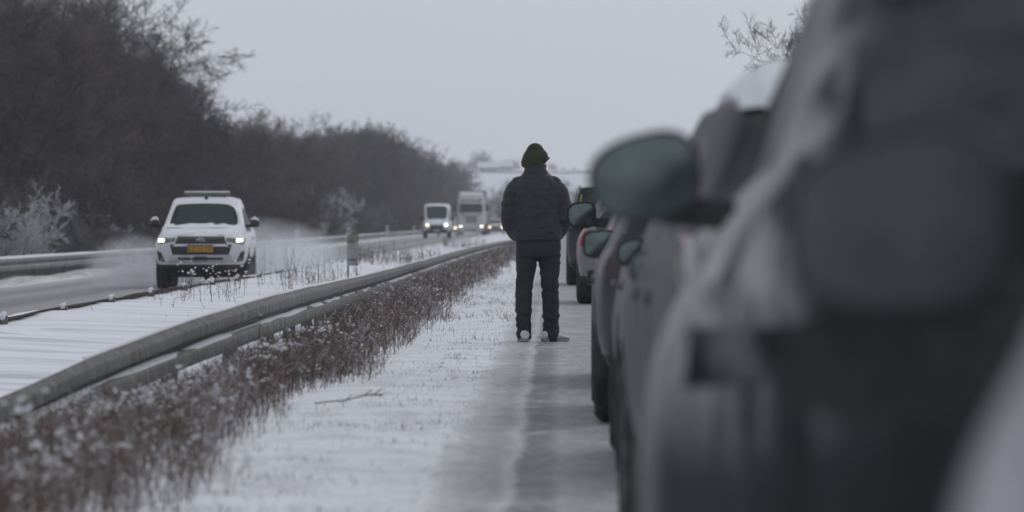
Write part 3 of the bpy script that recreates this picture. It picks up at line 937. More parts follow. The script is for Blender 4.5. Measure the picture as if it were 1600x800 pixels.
P0s, P1s, R0s, R1s, ms, lumps, lr = [], [], [], [], [], [], []
for (ya, yb, dens, hmul, rmul) in ((18, 30, 300, 1.0, 0.9), (30, 45, 280, 1.0, 0.9), (45, 75, 150, 1.0, 1.15), (75, 130, 60, 1.1, 1.6), (130, 300, 24, 1.0, 2.6)):
    n_ = int((yb - ya) * 1.3 * dens)
    y = rng.uniform(ya, yb, n_)
    xr = weed_edge(y); xl = np.where(y < 33, -3.3, nearx(y) + 0.10)
    t = rng.beta(1.0, 1.25, n_)
    xl = np.where(y < 34, np.maximum(xl, -2.7), np.where(y < 48, np.maximum(xl, -2.25), xl))
    x = xl + (xr - xl) * t
    clump = 0.5 + 0.5 * vnoise(x / 0.5, y / 0.7, 52)
    keep = rng.random(n_) < (0.25 + 0.95 * clump) * np.clip(1.25 - t, 0, 1) ** 0.8
    x, y, t, clump = x[keep], y[keep], t[keep], clump[keep]; n_ = len(x)
    top = np.where(y < 33, 0.40, 0.40)
    env = np.interp(x, [-2.4, -2.2, -1.95, -1.7, -1.45, -1.2], [0.14, 0.21, 0.27, 0.34, 0.27, 0.12])
    h = env * (0.30 + 0.75 * rng.random(n_) * (0.5 + 0.75 * clump)) * hmul
    z = ground_z(x, y) - 0.02
    lean = rng.normal(0, 0.20, (n_, 2))
    a = np.stack([x, y, z], 1)
    mid = a + np.stack([lean[:, 0] * h * 0.4, lean[:, 1] * h * 0.4, h * 0.55], 1)
    tip = mid + np.stack([lean[:, 0] * h, lean[:, 1] * h, h * 0.45], 1)
    r = rng.uniform(0.0016, 0.003, n_) * rmul
    kind = np.where(rng.random(n_) < 0.22, 1, 0) + np.where(rng.random(n_) < np.where(clump > 0.6, 0.36, 0.10), 2, 0); kind = np.minimum(kind, 2)
    P0s += [a, mid]; P1s += [mid, tip]; R0s += [r, r * 0.8]; R1s += [r * 0.8, r * 0.5]; ms += [kind, kind]
    for q in range(4):                                                   # side sprigs
        s = rng.random(n_) < 0.8
        u = rng.uniform(0.25, 1.0, n_)[:, None]
        p = mid + (tip - mid) * u if q < 3 else a + (mid - a) * u
        e = p + np.stack([rng.normal(0, 0.055, n_), rng.normal(0, 0.055, n_), rng.uniform(0.02, 0.10, n_)], 1)
        P0s.append(p[s]); P1s.append(e[s]); R0s.append(r[s] * 0.75); R1s.append(r[s] * 0.5); ms.append(kind[s])
    s = rng.random(n_) < np.where(clump > 0.62, 0.26, 0.05)
    lumps.append(tip[s] + rng.normal(0, 0.012, (s.sum(), 3))); lr.append(np.abs(rng.normal(0.008, 0.006, s.sum())) + 0.003)
    s2 = rng.random(n_) < 0.30 * (clump > 0.6)
    lumps.append((mid + (tip - mid) * 0.4)[s2] + rng.normal(0, 0.02, (s2.sum(), 3))); lr.append(np.abs(rng.normal(0.008, 0.005, s2.sum())) + 0.003)
# snow pillows carried by tangled stems
for (px_, py_, n_, rr) in ((60, 735, 60, 0.032), (110, 690, 40, 0.028), (20, 650, 16, 0.026), (40, 628, 5, 0.03), (145, 640, 12, 0.024), (280, 625, 34, 0.026), (255, 620, 26, 0.026), (215, 618, 8, 0.026), (175, 632, 8, 0.024),
                          (405, 498, 5, 0.03), (420, 545, 30, 0.03), (495, 515, 24, 0.03), (330, 580, 6, 0.024), (190, 700, 8, 0.024), (310, 650, 14, 0.024), (140, 655, 6, 0.026), (80, 770, 40, 0.03), (150, 760, 20, 0.026), (440, 590, 14, 0.024), (540, 540, 18, 0.028), (470, 560, 14, 0.024)):
    # stand point found from the slope of the sight line at the weeds' usual distance
    x_try = -1.95 if px_ < 330 else -1.8
    d_ = x_try * F / (px_ - 870)
    z_ = CAM_Z - (py_ - 350) * d_ / F
    z_ = max(z_, 0.10)
    n_ = max(2, int(n_ * 0.5)); rr = rr * 0.72
    c = np.stack([x_try + rng.normal(0, 0.075, n_), d_ + rng.normal(0, 0.25, n_), z_ + rng.normal(0, 0.028, n_)], 1)
    lumps.append(c); lr.append(np.abs(rng.normal(rr, rr * 0.35, n_)) * 0.62 + 0.004)
    b0 = c + np.stack([rng.normal(0, 0.06, n_), rng.normal(0, 0.06, n_), -c[:, 2]], 1)
    P0s.append(b0); P1s.append(c); R0s.append(np.full(n_, 0.0025)); R1s.append(np.full(n_, 0.002)); ms.append(np.zeros(n_, int))
P0 = np.concatenate(P0s); P1 = np.concatenate(P1s); R0 = np.concatenate(R0s); R1 = np.concatenate(R1s); mm = np.concatenate(ms)
V, Q = prisms(P0, P1, R0, R1, 3)
LC = np.concatenate(lumps); LR = np.concatenate(lr)          # each clump: a few unequal crumbs of snow
LC = np.concatenate([LC] + [LC + rng.normal(0, 1, LC.shape) * (LR * f)[:, None] for f in (0.75, 0.95, 1.2)])
LR = np.concatenate([LR * 0.72, LR * 0.58, LR * 0.46, LR * 0.34])
LV, LT = ico_lumps(LC, LR)
o = np_mesh('weeds', np.concatenate([V, LV]), Q, LT + len(V), [M['weed'], M['weed_pale'], M['weed_rime'], M['snow_lump']], np.tile(mm, 3), np.full(len(LT), 3))
tag(o, 'brown dry weeds with snow on their heads between the rail and the verge', kind='stuff')
print('weed segs', len(P0), 'lumps', len(LT) // 20)

# thin grass poking through the verge and the median
P0s, P1s, R0s, ms = [], [], [], []
for (ya, yb, xa, xb, n_, hh, rr) in ((18, 50, -1.9, -0.45, 9000, 0.034, 0.0018), (50, 110, -1.8, -0.5, 4500, 0.06, 0.0028), (110, 220, -1.8, -0.55, 1000, 0.1, 0.005),
                                     (60, 130, -5.5, -2.7, 420, 0.10, 0.003), (130, 330, -5.4, -2.4, 900, 0.12, 0.008)):
    y = rng.uniform(ya, yb, n_); x = rng.uniform(xa, xb, n_)
    c = vnoise(x / 0.28, y / 0.6, 61)
    kp = rng.random(n_) < np.clip(-0.05 + 1.3 * c, 0.02, 1)
    x, y = x[kp], y[kp]; n2 = len(x)
    z = ground_z(x, y) - 0.01
    a = np.stack([x, y, z], 1)
    h = hh * rng.uniform(0.3, 1.3, n2)
    e = a + np.stack([rng.normal(0, 0.3, n2) * h, rng.normal(0, 0.3, n2) * h, h], 1)
    P0s.append(a); P1s.append(e); R0s.append(rng.uniform(0.7, 1.3, n2) * rr); ms.append((rng.random(n2) < 0.4).astype(int))
P0 = np.concatenate(P0s); P1 = np.concatenate(P1s); R0 = np.concatenate(R0s)
V, Q = prisms(P0, P1, R0, R0 * 0.3, 3)
o = np_mesh('grass', V, Q, None, [M['weed'], M['weed_pale']], np.tile(np.concatenate(ms), 3))
tag(o, 'sparse dry grass blades poking through the snow', kind='stuff')

# taller dry stalks and tangled herbs standing in the median in front of the pickup
P0s, P1s, R0s, lumps, lr = [], [], [], [], []
for (pa, pb, n_, d0, hh) in ((395, 560, 60, 92, 0.62), (280, 390, 46, 84, 0.42), (560, 690, 130, 150, 0.5), (440, 560, 50, 96, 0.35), (690, 760, 90, 250, 0.5), (230, 300, 16, 78, 0.3)):
    for k in range(n_):
        d_ = d0 + rnd.uniform(-10, 14)
        x = (rnd.uniform(pa, pb) - 870) * d_ / F
        z = float(ground_z(x, d_)) - 0.02
        h = hh * rnd.uniform(0.3, 1.05)
        p = np.array([x, d_, z]); dd = np.array([rnd.gauss(0, 0.10), rnd.gauss(0, 0.1), 1.0])
        rr = (0.005 if d_ < 140 else 0.009) * rnd.uniform(0.7, 1.2)
        for s in range(3):
            q = p + dd * h / 3; P0s.append(p); P1s.append(q); R0s.append(rr * (1 - s * 0.22)); p = q
            dd = dd + np.array([rnd.gauss(0, 0.10), rnd.gauss(0, 0.1), 0])
            if rnd.random() < 0.6:
                P0s.append(q); P1s.append(q + np.array([rnd.gauss(0, 0.07), rnd.gauss(0, 0.07), rnd.uniform(0.01, 0.10)])); R0s.append(rr * 0.6)
        if pa == 280 and rnd.random() < 0.75 or rnd.random() < 0.12:
            lumps.append(p); lr.append(rnd.uniform(0.012, 0.036) if pa == 280 else rnd.uniform(0.010, 0.02))
            if pa == 280: lumps.append(p + np.array([rnd.gauss(0, .06), 0, rnd.gauss(-.04, .05)])); lr.append(rnd.uniform(0.010, 0.028))
V, Q = prisms(np.array(P0s), np.array(P1s), np.array(R0s), np.array(R0s) * 0.7, 3)
LV, LT = ico_lumps(np.array(lumps), np.array(lr))
o = np_mesh('dry_stalks', np.concatenate([V, LV]), Q, LT + len(V), [M['weed'], M['snow_lump']], None, np.full(len(LT), 1))
tag(o, 'dry stalks and snowy herbs standing in the median in front of the pickup', kind='stuff')

# pale bent reed clump and a fallen twig on the verge
cl_ = []
for k in range(26):
    p = np.array([-1.58 + rnd.gauss(0, 0.05), 41.5 + rnd.gauss(0, 0.3), 0.0]); dd = np.array([0.18 + rnd.gauss(0, 0.12), rnd.gauss(0, .1), 1.0]); h = rnd.uniform(0.12, 0.30)
    for s in range(3):
        q = p + dd * h / 3; cl_.append((p, q, 0.003 * (1 - 0.25 * s))); p = q; dd = dd + np.array([0.14, 0, -0.12])
V, Q = prisms([c[0] for c in cl_], [c[1] for c in cl_], [c[2] for c in cl_], [c[2] * 0.7 for c in cl_], 3)
o = np_mesh('grass_tuft', V, Q, None, [M['weed_pale']])
tag(o, 'pale bent grass tuft at the edge of the weeds halfway to the man', 'grass tuft')
tw = []
p = np.array([-1.42, 33.4, 0.035])
for s in range(7):
    q = p + np.array([0.055, rnd.gauss(0, 0.1), rnd.gauss(0.002, 0.006)]); tw.append((p, q, 0.004)); p = q
    if s in (2, 4, 5): tw.append((q, q + np.array([0.04, 0.05, 0.03]), 0.003))
V, Q = prisms([c[0] for c in tw], [c[1] for c in tw], [c[2] for c in tw], [c[2] for c in tw], 4)
o = np_mesh('twig', V, Q, None, [M['weed']])
tag(o, 'thin fallen twig lying on the snowy verge left of the wheel track', 'twig')

# =================================================================== VEHICLES
FR = [-1, -0.91, -0.46, 0, 0.46, 0.91, 1]


def side_pts(s):
    w, zb, zbelt, wb, zt, wt, y, yt = (s[k] for k in ('w', 'zb', 'zbelt', 'wb', 'zt', 'wt', 'y', 'yt'))
    zm = s.get('zm', zb + (zbelt - zb) * 0.55)
    a = 0.84
    return [(w * 0.86, y + s.get('tuck', 0), zb), (w * 0.965, y + s.get('tuck', 0) * 0.5, zb + 0.09), (w, y, zm), (w * s.get('k4', 0.985), y + s.get('yk4', 0), zbelt - s.get('k4d', 0.075)), (wb, y + s.get('yk5', 0), zbelt),
            (wb + (wt - wb) * a + 0.012, y + (yt - y) * a, zbelt + (zt - zbelt) * a), (wt, yt, zt)]


def shell(stations, tags, mats, arch_y, arch_r, hw, rear_glass=True, front_bulge=0.10, rear_bulge=0.07, sub=2, crease=0.7, firm=0.35):
    """lofted car body; returns (mesh with material ids, BVH). ids: 0 paint 1 side glass 2 windscreen 3 rear glass 4 black 5 arch"""
    bm = bmesh.new()
    cr = bm.edges.layers.float.new('crease_edge')
    rings = []
    for s in stations:
        sp_ = side_pts(s)
        ring = [bm.verts.new((-x, y, z)) for x, y, z in sp_]
        for f in FR[1:-1]:
            ring.append(bm.verts.new((f * s['wt'], s['yt'] + s.get('bow', 0) * (1 - f * f), s['zt'] + s.get('crown', 0.03) * (1 - f * f))))
        ring += [bm.verts.new((x, y, z)) for x, y, z in sp_[::-1]]
        for f in FR[1:-1][::-1]:
            x, y, z = sp_[0]
            ring.append(bm.verts.new((f * x, y, z)))
        rings.append(ring)
    n = 24
    for i, t in enumerate(tags):
        A, B = rings[i], rings[i + 1]
        for j in range(n):
            f = bm.faces.new((A[j], A[(j + 1) % n], B[(j + 1) % n], B[j]))
            mi = 0
            row = j if j < 7 else (17 - j if 12 <= j < 18 else None)      # j 0..5 left rows, 12..17 right rows
            if j in (4, 13):                                    # window row, both sides
                mi = {'glass': 1, 'pillar': 4, 'ws': 4}.get(t, 0)
            if t == 'ws' and 7 <= j <= 10: mi = 2
            if t == 'rw' and 7 <= j <= 10: mi = 3
            if j in (0, 17) and t != 'x': mi = 4                # sill
            f.material_index = mi
    for end, ring, s, bulge, sgn in ((0, rings[0], stations[0], rear_bulge, -1), (1, rings[-1], stations[-1], front_bulge, 1)):
        sp_ = side_pts(s)
        grid = []
        for r in range(7):
            x, y, z = sp_[r]
            row = [ring[r]]
            for c, f in enumerate(FR[1:-1]):
                if r == 0: row.append(ring[23 - c])
                elif r == 6: row.append(ring[7 + c])
                else:
                    row.append(bm.verts.new((f * x, y + sgn * bulge * (1 - f * f) * (1.0 if 0 < r < 5 else 0.5), z)))
            row.append(ring[18 - r])
            grid.append(row)
        for r in range(6):
            for c in range(6):
                f = bm.faces.new((grid[r][c], grid[r][c + 1], grid[r + 1][c + 1], grid[r + 1][c]))
                mi = 0
                if end == 0 and rear_glass and r == 4 and 1 <= c <= 4: mi = 3
                if r == 0: mi = 4
                f.material_index = mi
    bmesh.ops.recalc_face_normals(bm, faces=bm.faces)
    for i in range(len(rings) - 1):
        for j in (4, 6, 11, 13):                       # belt line and roof edge stay firm
            e = bm.edges.get((rings[i][j], rings[i + 1][j]))
            if e: e[cr] = firm
    for e in bm.edges:
        if len(e.link_faces) == 2:
            a, b_ = (f.material_index for f in e.link_faces)
            if a != b_ and (a in (1, 2, 3) or b_ in (1, 2, 3)): e[cr] = crease
    me = bpy.data.meshes.new('shell'); bm.to_mesh(me); bm.free()
    for m_ in mats: me.materials.append(m_)
    ob = bpy.data.objects.new('shell', me); COL.objects.link(ob)
    ms_ = ob.modifiers.new('s', 'SUBSURF'); ms_.levels = sub; ms_.render_levels = sub
    me1 = evaluated(ob)
    drop(ob)
    bm = bmesh.new(); bm.from_mesh(me1); bvh = BVHTree.FromBMesh(bm); bm.free()
    if arch_y:
        mb = MB()
        for y in arch_y:
            for sx in (-1, 1):
                mb.lathe([(sx * (hw - 0.30), arch_r), (sx * (hw + 0.25), arch_r)], 'x', (0, y, arch_r - 0.035), 32)
        cme = mb.mesh('cut'); cme.materials.append(mats[5]); 
        for p in cme.polygons: p.material_index = 0
        cut = bpy.data.objects.new('cut', cme); COL.objects.link(cut)
        ob = bpy.data.objects.new('shell', me1); COL.objects.link(ob)
        bo = ob.modifiers.new('b', 'BOOLEAN'); bo.operation = 'DIFFERENCE'; bo.solver = 'EXACT'; bo.object = cut
        me2 = evaluated(ob)
        drop(ob); drop(cut)
        me1 = me2
    return me1, bvh


def split(me, groups, parent):
    """groups: (object name, set of material slots)"""
    out = []
    mats = list(me.materials)
    for name, ids in groups:
        bm = bmesh.new(); bm.from_mesh(me)
        kill = [f for f in bm.faces if f.material_index not in ids]
        bmesh.ops.delete(bm, geom=kill, context='FACES')
        if not bm.faces: bm.free(); continue
        if name == 'side_window':
            # left and right glass are separate parts
            for sgn in (-1, 1):
                b2 = bm.copy()
                bmesh.ops.delete(b2, geom=[f for f in b2.faces if f.calc_center_median().x * sgn < 0], context='FACES')
                if b2.faces: out.append(_sub(b2, name, mats, parent))
                b2.free()
            bm.free(); continue
        out.append(_sub(bm, name, mats, parent)); bm.free()
    return out


def _sub(bm, name, mats, parent):
    m2 = bpy.data.meshes.new(name); bm.to_mesh(m2)
    o = link_mesh(name, m2, mats, parent, True)
    sharp_by_angle(m2, R(42))
    return o


def patch(mb, bvh, quad, axis, sgn, nu=8, nv=4, thick=0.006, off=0.002, rnd_=0.25, mi=0, zf=None, far=6.0, inner=False):
    """a thin panel laid on the body surface: quad is 4 points in the plane across the viewing axis"""
    q = [Vector((a, b)) for a, b in quad]
    d = {'y': Vector((0, -sgn, 0)), 'x': Vector((-sgn, 0, 0)), 'z': Vector((0, 0, -1))}[axis]
    top, bot, tt = [], [], []
    for j in range(nv + 1):
        for i in range(nu + 1):
            u, v = i / nu, j / nv
            p = (q[0] * (1 - u) + q[1] * u) * (1 - v) + (q[3] * (1 - u) + q[2] * u) * v
            if axis == 'y': o = Vector((p.x, sgn * far, p.y))
            elif axis == 'x': o = Vector((sgn * far, p.x, p.y))
            else: o = Vector((p.x, p.y, far))
            h, nrm, _, _ = bvh.ray_cast(o, d)
            if h is None:
                h, nrm, _, _ = bvh.find_nearest(o + d * (far - 0.9 if axis == 'x' else far - 2.2))
            if nrm.dot(d) > 0: nrm = -nrm
            e = min(min(u, 1 - u) * nu, min(v, 1 - v) * nv, 1.0 / max(rnd_, 1e-3)) * rnd_ if rnd_ else 1.0
            t = off + thick * (0.35 + 0.65 * min(1, e))
            if zf: t = off + zf(u, v, p)
            tt.append(t); top.append(h + nrm * t); bot.append(h - nrm * 0.006)
    n = (nu + 1) * (nv + 1); W_ = nu + 1
    fs_ = []
    for j in range(nv):
        for i in range(nu):
            a = j * W_ + i
            if zf and max(tt[a], tt[a + 1], tt[a + W_], tt[a + W_ + 1]) <= 0 and not inner: continue
            fs_.append((a, a + 1, a + W_ + 1, a + W_)); fs_.append((n + a, n + a + W_, n + a + W_ + 1, n + a + 1))
    for i in range(nu if not zf or inner else 0):
        fs_.append((i, n + i, n + i + 1, i + 1)); a = nv * W_ + i; fs_.append((a, a + 1, n + a + 1, n + a))
    for j in range(nv if not zf or inner else 0):
        a = j * W_; fs_.append((a, a + W_, n + a + W_, n + a)); a = j * W_ + nu; fs_.append((a, n + a, n + a + W_, a + W_))
    mb.add(top + bot, fs_, mi)


def sym(quad):
    return [(-a, b) for a, b in quad]


def snow_fn(seed, base, amp, sc_=3.0, edge=5.0, ragged=0.5):
    def f(u, v, p):
        e = min(u, 1 - u, v, 1 - v) * edge
        nz = float(vnoise(p.x * sc_ + 7.3, p.y * sc_, seed)); n2 = float(vnoise(p.x * sc_ * 3.1, p.y * sc_ * 3.1, seed + 1))
        return max(-0.004, (base + amp * nz + amp * 0.4 * n2) * min(1.0, e + ragged * n2 * (1 - min(1, e))) if e < 1.2 else base + amp * nz + amp * 0.4 * n2)
    return f


def wheel(parent, x, y, r=0.33, w=0.215, spokes=5, name='wheel'):
    s = 1 if x > 0 else -1
    mb = MB()
    prof = [(-w/2 + .03, r * .66), (-w/2, r * .74), (-w/2 - .002, r * .88), (-w/2 + .018, r * .965), (-w * .3, r), (w * .3, r), (w/2 - .018, r * .965), (w/2 + .002, r * .88), (w/2, r * .74), (w/2 - .03, r * .66)]
    mb.lathe(prof, 'x', (x, y, r), 36, closed=True)
    t = mb.build(name, [M['tyre']], parent)
    mb = MB()
    o = x + s * w * 0.5
    mb.lathe([(o - s * .05, 0.0), (o - s * .05, r * .60), (o - s * .012, r * .63), (o - s * .008, r * .675), (o - s * .02, r * .69), (o - s * .10, r * .68), (o - s * .10, 0.0)], 'x', (0, y, r), 32)
    for k in range(spokes):
        a = 2 * math.pi * k / spokes + 0.3
        mb.box((o - s * .028, y + math.sin(a) * r * .34, r + math.cos(a) * r * .34), (.03, r * .17, r * .60), rot=Matrix.Rotation(-a, 3, 'X'), bev=0.008)
    mb.lathe([(o - s * .05, r * .17), (o - s * .012, r * .15), (o - s * .008, 0.0)], 'x', (0, y, r), 16)
    mb.build('rim', [M['rim']], t)
    return t


def outline(w, h, n=2.7, skew=0.0, N=28, top=1.0):
    out = []
    for k in range(N):
        t = 2 * math.pi * k / N
        c, s = math.cos(t), math.sin(t)
        x = math.copysign(abs(c) ** (2 / n), c) * w / 2
        z = math.copysign(abs(s) ** (2 / n), s) * h / 2
        # the outer upper corner is rounder, the inner end a little lower
        z *= (1.0 - skew * (x / w + 0.0)) if z > 0 else 1.0
        out.append((x, z))
    return out


def mirror(parent, side, xb, y, z, w, h, mat, face=-1, glass=(0.88, 0.86, 0, 0), depth=0.13, skew=0.35, stem_z=-0.3, gap=0.035, tilt=0.0, snow=0.0, nexp=2.7, base=0.0, gl='mirror'):
    """wing mirror; face=-1: the glass looks to -y of the car"""
    cx = side * (xb + gap + w / 2)
    ol = [(side * x, zz) for x, zz in outline(w, h, nexp, -skew if False else skew)]
    def ring(sc_, yy, dz=0.0, sx=1.0): return [(cx + x * sc_ * sx, y - face * yy, z + zz * sc_ + dz) for x, zz in ol]
    mb = MB()
    rings = [ring(0.90, 0.016), ring(0.94, 0.002), ring(0.985, 0.0), ring(1.0, 0.012), ring(1.0, 0.04), ring(0.93, depth * .6), ring(0.76, depth * .85), ring(0.45, depth * .98), ring(0.12, depth)]
    mb.loft(rings)
    # arm to the door
    zz = z + stem_z * h
    mb.loft([[(side * (xb - 0.04), y - face * a, zz + b_) for a, b_ in ((0.0, -0.035), (0.085, -0.035), (0.085, 0.03), (0.0, 0.03))],
             [(side * (xb + gap + w * 0.35), y - face * a, zz + b_) for a, b_ in ((0.02, -0.02), (0.08, -0.02), (0.08, 0.045), (0.02, 0.045))]])
    if base:
        mb.loft([[(cx + x * 1.02, y - face * 0.012, z - h * 0.5 - base * 0.5 + zz2 * (base + h * 0.25) / h) for x, zz2 in ol],
                 [(cx + x * 0.96, y - face * 0.07, z - h * 0.5 - base * 0.5 + zz2 * (base + h * 0.2) / h) for x, zz2 in ol],
                 [(cx + x * 0.7, y - face * 0.11, z - h * 0.5 - base * 0.5 + zz2 * (base) * .7 / h) for x, zz2 in ol]], mi=0)
    hs_ = mb.build('wing_mirror', [mat], parent)
    mb = MB()
    gx, gz, dx, dz = glass
    vs_ = []
    for sc_, yy in ((1.0, 0.0105), (0.6, 0.0085), (0.25, 0.0075)):
        for x, zz in ol: vs_.append((cx + dx + x * gx * sc_, y - face * yy, z + dz + zz * gz * sc_))
    N = len(ol)
    fs_ = []
    for a in range(2):
        for k in range(N): fs_.append((a * N + k, a * N + (k + 1) % N, (a + 1) * N + (k + 1) % N, (a + 1) * N + k))
    fs_.append(tuple(2 * N + k for k in range(N)))
    mb.add(vs_, fs_)
    mb.build('mirror_glass', [M[gl]], hs_)
    if snow:
        mb = MB()
        rr = []
        for k in range(9):
            u = k / 8; x = (u - 0.5) * w * 0.96
            e = math.sin(math.pi * min(max(u, 0.02), 0.98)) ** 0.5
            zt = z + h * 0.5 * (1 - abs(2 * u - 1) ** nexp) ** (1 / nexp) * (1 - skew * side * x * side / w if True else 1)
            t = snow * e * (0.8 + 0.4 * rnd.random())
            rr.append([(cx + side * x, y - face * a, zt - 0.018 + b_ * t) for a, b_ in ((0.0, 0.0), (0.008, 0.8), (0.04, 1.0), (depth * .6, 0.7), (depth * .75, -0.2), (depth * .4, -0.3))])
        mb.loft(rr); mb.build('snow_cap', [M['snow_lump']], hs_)
    return hs_


def st(y, yt, zb, w, zbelt, wb, zt, wt, **k):
    return dict(y=y, yt=yt, zb=zb, w=w, zbelt=zbelt, wb=wb, zt=zt, wt=wt, **k)


def queue_car(name, label, cat, group, rear_y, left_x, yaw, L, Wd, H, belt, mat, paint_parts=None, zb=0.26, hood=None, wt=0.60, wbelt=0.93, wr=0.33, tail='tail_red', tail_z=None,
              mir=None, snow=0.05, rear_slope=0.38, roof_snow=(0.05, 0.95), bonnet=1.05, sidecap=True, tail_h=0.16, tail_w=0.30, hiviz=False, window='glass_dark', rear_frost=0.0, plate_z=0.82, k4=.985, k4d=.075, tail_in=.93, snow_edge=7.0, snow_over=0.0, recess=.36):
    hw = Wd / 2
    wbv = hw * wbelt; wtv = hw * wt / 0.92 if wt < 1 else wt
    hood = hood or belt - 0.03
    yr, yf = -L / 2, L / 2
    base = dict(zb=zb, w=hw, zbelt=belt, wb=wbv, zt=H - 0.03, wt=wtv, k4=k4, k4d=k4d)
    def s_(y, yt, **k):
        d = dict(base); d.update(k); return st(y, yt, **d)
    stations = [
        s_(yr, yr + rear_slope, w=hw * .955, wb=wbv * .955, wt=wtv * .93, zt=H - .09, yk4=.03, yk5=.06, tuck=.06, crown=.02),
        s_(yr + .14, yr + rear_slope + .10, w=hw * .99, wb=wbv * .985, wt=wtv * .97, zt=H - .055),
        s_(yr + .55, yr + .80),
        s_(yr + 1.25, yr + 1.28),
        s_(yr + 1.33, yr + 1.36),
        s_(yr + 2.08, yr + 2.05, zt=H - .03),
        s_(yr + 2.16, yr + 2.13),
        s_(yf - bonnet - .42, yf - bonnet - .85, zt=H - .065, bow=.05),
        s_(yf - bonnet, yf - bonnet + .02, zbelt=hood, wb=hw * .93, zt=hood + .06, wt=hw * .78, bow=.12, crown=.04),
        s_(yf - .55, yf - .50, zbelt=hood - .035, wb=hw * .92, zt=hood + .025, wt=hw * .74, crown=.05),
        s_(yf - .16, yf - .10, w=hw * .96, zbelt=hood - .13, wb=hw * .86, zt=hood - .08, wt=hw * .62, crown=.03),
        s_(yf - .03, yf - .02, w=hw * .88, zb=zb + .04, zbelt=hood - .22, wb=hw * .78, zt=hood - .18, wt=hw * .55, crown=.02)]
    tags = ['body', 'body', 'glass', 'pillar', 'glass', 'pillar', 'glass', 'ws', 'body', 'body', 'body']
    ay = (yr + 0.80, yf - 0.85)
    me, bvh = shell(stations, tags, [mat, M[window], M['glass_dark'], M['glass_rear'], M['dirty_plastic'], M['arch']], ay, wr + 0.045, hw)
    root = empty(name)
    tag(root, label, cat, group)
    split(me, [('body', {0, 4, 5}), ('side_window', {1}), ('windscreen', {2}), ('rear_window', {3})], root)
    for y in ay:
        for sx in (-1, 1):
            wheel(root, sx * (hw - 0.115), y, wr)
    tz = tail_z or belt - 0.05
    for sx in (-1, 1):
        mb = MB()
        q = [(sx * (hw * tail_in), tz - tail_h / 2), (sx * (hw * tail_in - tail_w), tz - tail_h / 2 + .02), (sx * (hw * tail_in - tail_w + .02), tz + tail_h / 2), (sx * hw * (tail_in - .01), tz + tail_h / 2)]
        patch(mb, bvh, q, 'y', -1, 8, 5, 0.010, 0.002)
        if tail_in > .9: patch(mb, bvh, [(yr + .03, tz - tail_h / 2), (yr + .24, tz - tail_h / 2 + .03), (yr + .26, tz + tail_h / 2), (yr + .09, tz + tail_h / 2)], 'x', sx, 6, 5, 0.010, 0.002)
        mb.build('tail_light', [M[tail]], root)
        if not sidecap: continue
        for (a, b_) in ((yr + 1.30, yr + 2.10), (yr + 2.14, yf - bonnet - .30)):
            mb = MB(); patch(mb, bvh, [(a, zb + .16), (b_, zb + .16), (b_, belt - .07), (a, belt - .07)], 'x', sx, 8, 6, 0.004, 0.001)
            dr_ = mb.build('door', [mat], root)
            mb = MB(); patch(mb, bvh, [(a + .06, belt - .17), (a + .25, belt - .17), (a + .25, belt - .135), (a + .06, belt - .14)], 'x', sx, 6, 2, 0.016, 0.006)
            mb.build('handle', [mat], dr_)
    # rear details
    mb = MB(); patch(mb, bvh, [(-recess, plate_z - .08), (recess, plate_z - .08), (recess - .02, plate_z + .10), (-recess + .02, plate_z + .10)], 'y', -1, 8, 4, 0.004, 0.001); mb.build('plate_recess', [M['black_plastic']], root)
    mb = MB(); patch(mb, bvh, [(-.26, plate_z - .055), (.26, plate_z - .055), (.26, plate_z + .055), (-.26, plate_z + .055)], 'y', -1, 8, 2, 0.006, 0.006); mb.build('number_plate', [M['plate_w']], root)
    mb = MB(); patch(mb, bvh, [(-hw * .84, zb + .05), (hw * .84, zb + .05), (hw * .84, zb + .20), (-hw * .84, zb + .20)], 'y', -1, 12, 3, 0.014, 0.001); mb.build('bumper', [M['dirty_plastic']], root)
    mb = MB(); mb.box((0, yr + .16, belt + .09), (.70, .02, .02), rot=Matrix.Rotation(R(24), 3, 'Y'), bev=.004)
    # front details
    for sx in (-1, 1):
        mb = MB(); patch(mb, bvh, [(sx * hw * .84, hood - .33), (sx * hw * .48, hood - .30), (sx * hw * .48, hood - .20), (sx * hw * .84, hood - .21)], 'y', 1, 8, 4, 0.008, 0.002); mb.build('headlight', [M['lamp_glass']], root)
    mb = MB(); patch(mb, bvh, [(-hw * .45, hood - .42), (hw * .45, hood - .42), (hw * .45, hood - .26), (-hw * .45, hood - .26)], 'y', 1, 10, 4, 0.008, 0.002); mb.build('grille', [M['black_plastic']], root)
    if snow:
        mb = MB()
        y0 = yr + rear_slope + .05 - snow_over; y1 = yf - bonnet - .9
        patch(mb, bvh, [(-wtv * 1.01 - snow_over, y0), (wtv * 1.01 + snow_over, y0), (wtv * 0.99 + snow_over, y1), (-wtv * 0.99 - snow_over, y1)], 'z', 1, 26, 34, zf=snow_fn(int(abs(rear_y) * 10) % 97, snow, snow * .35, 3.0, snow_edge))
        mb.build('roof_snow', [M['snow_lump']], root)
        mb = MB()
        patch(mb, bvh, [(-hw * .70, yf - bonnet + .1), (hw * .70, yf - bonnet + .1), (hw * .62, yf - .2), (-hw * .62, yf - .2)], 'z', 1, 18, 14, zf=snow_fn(int(abs(rear_y) * 10) % 89 + 3, snow * .5, snow * .6, 3.0, 5.0))
        mb.build('bonnet_snow', [M['snow_lump']], root)
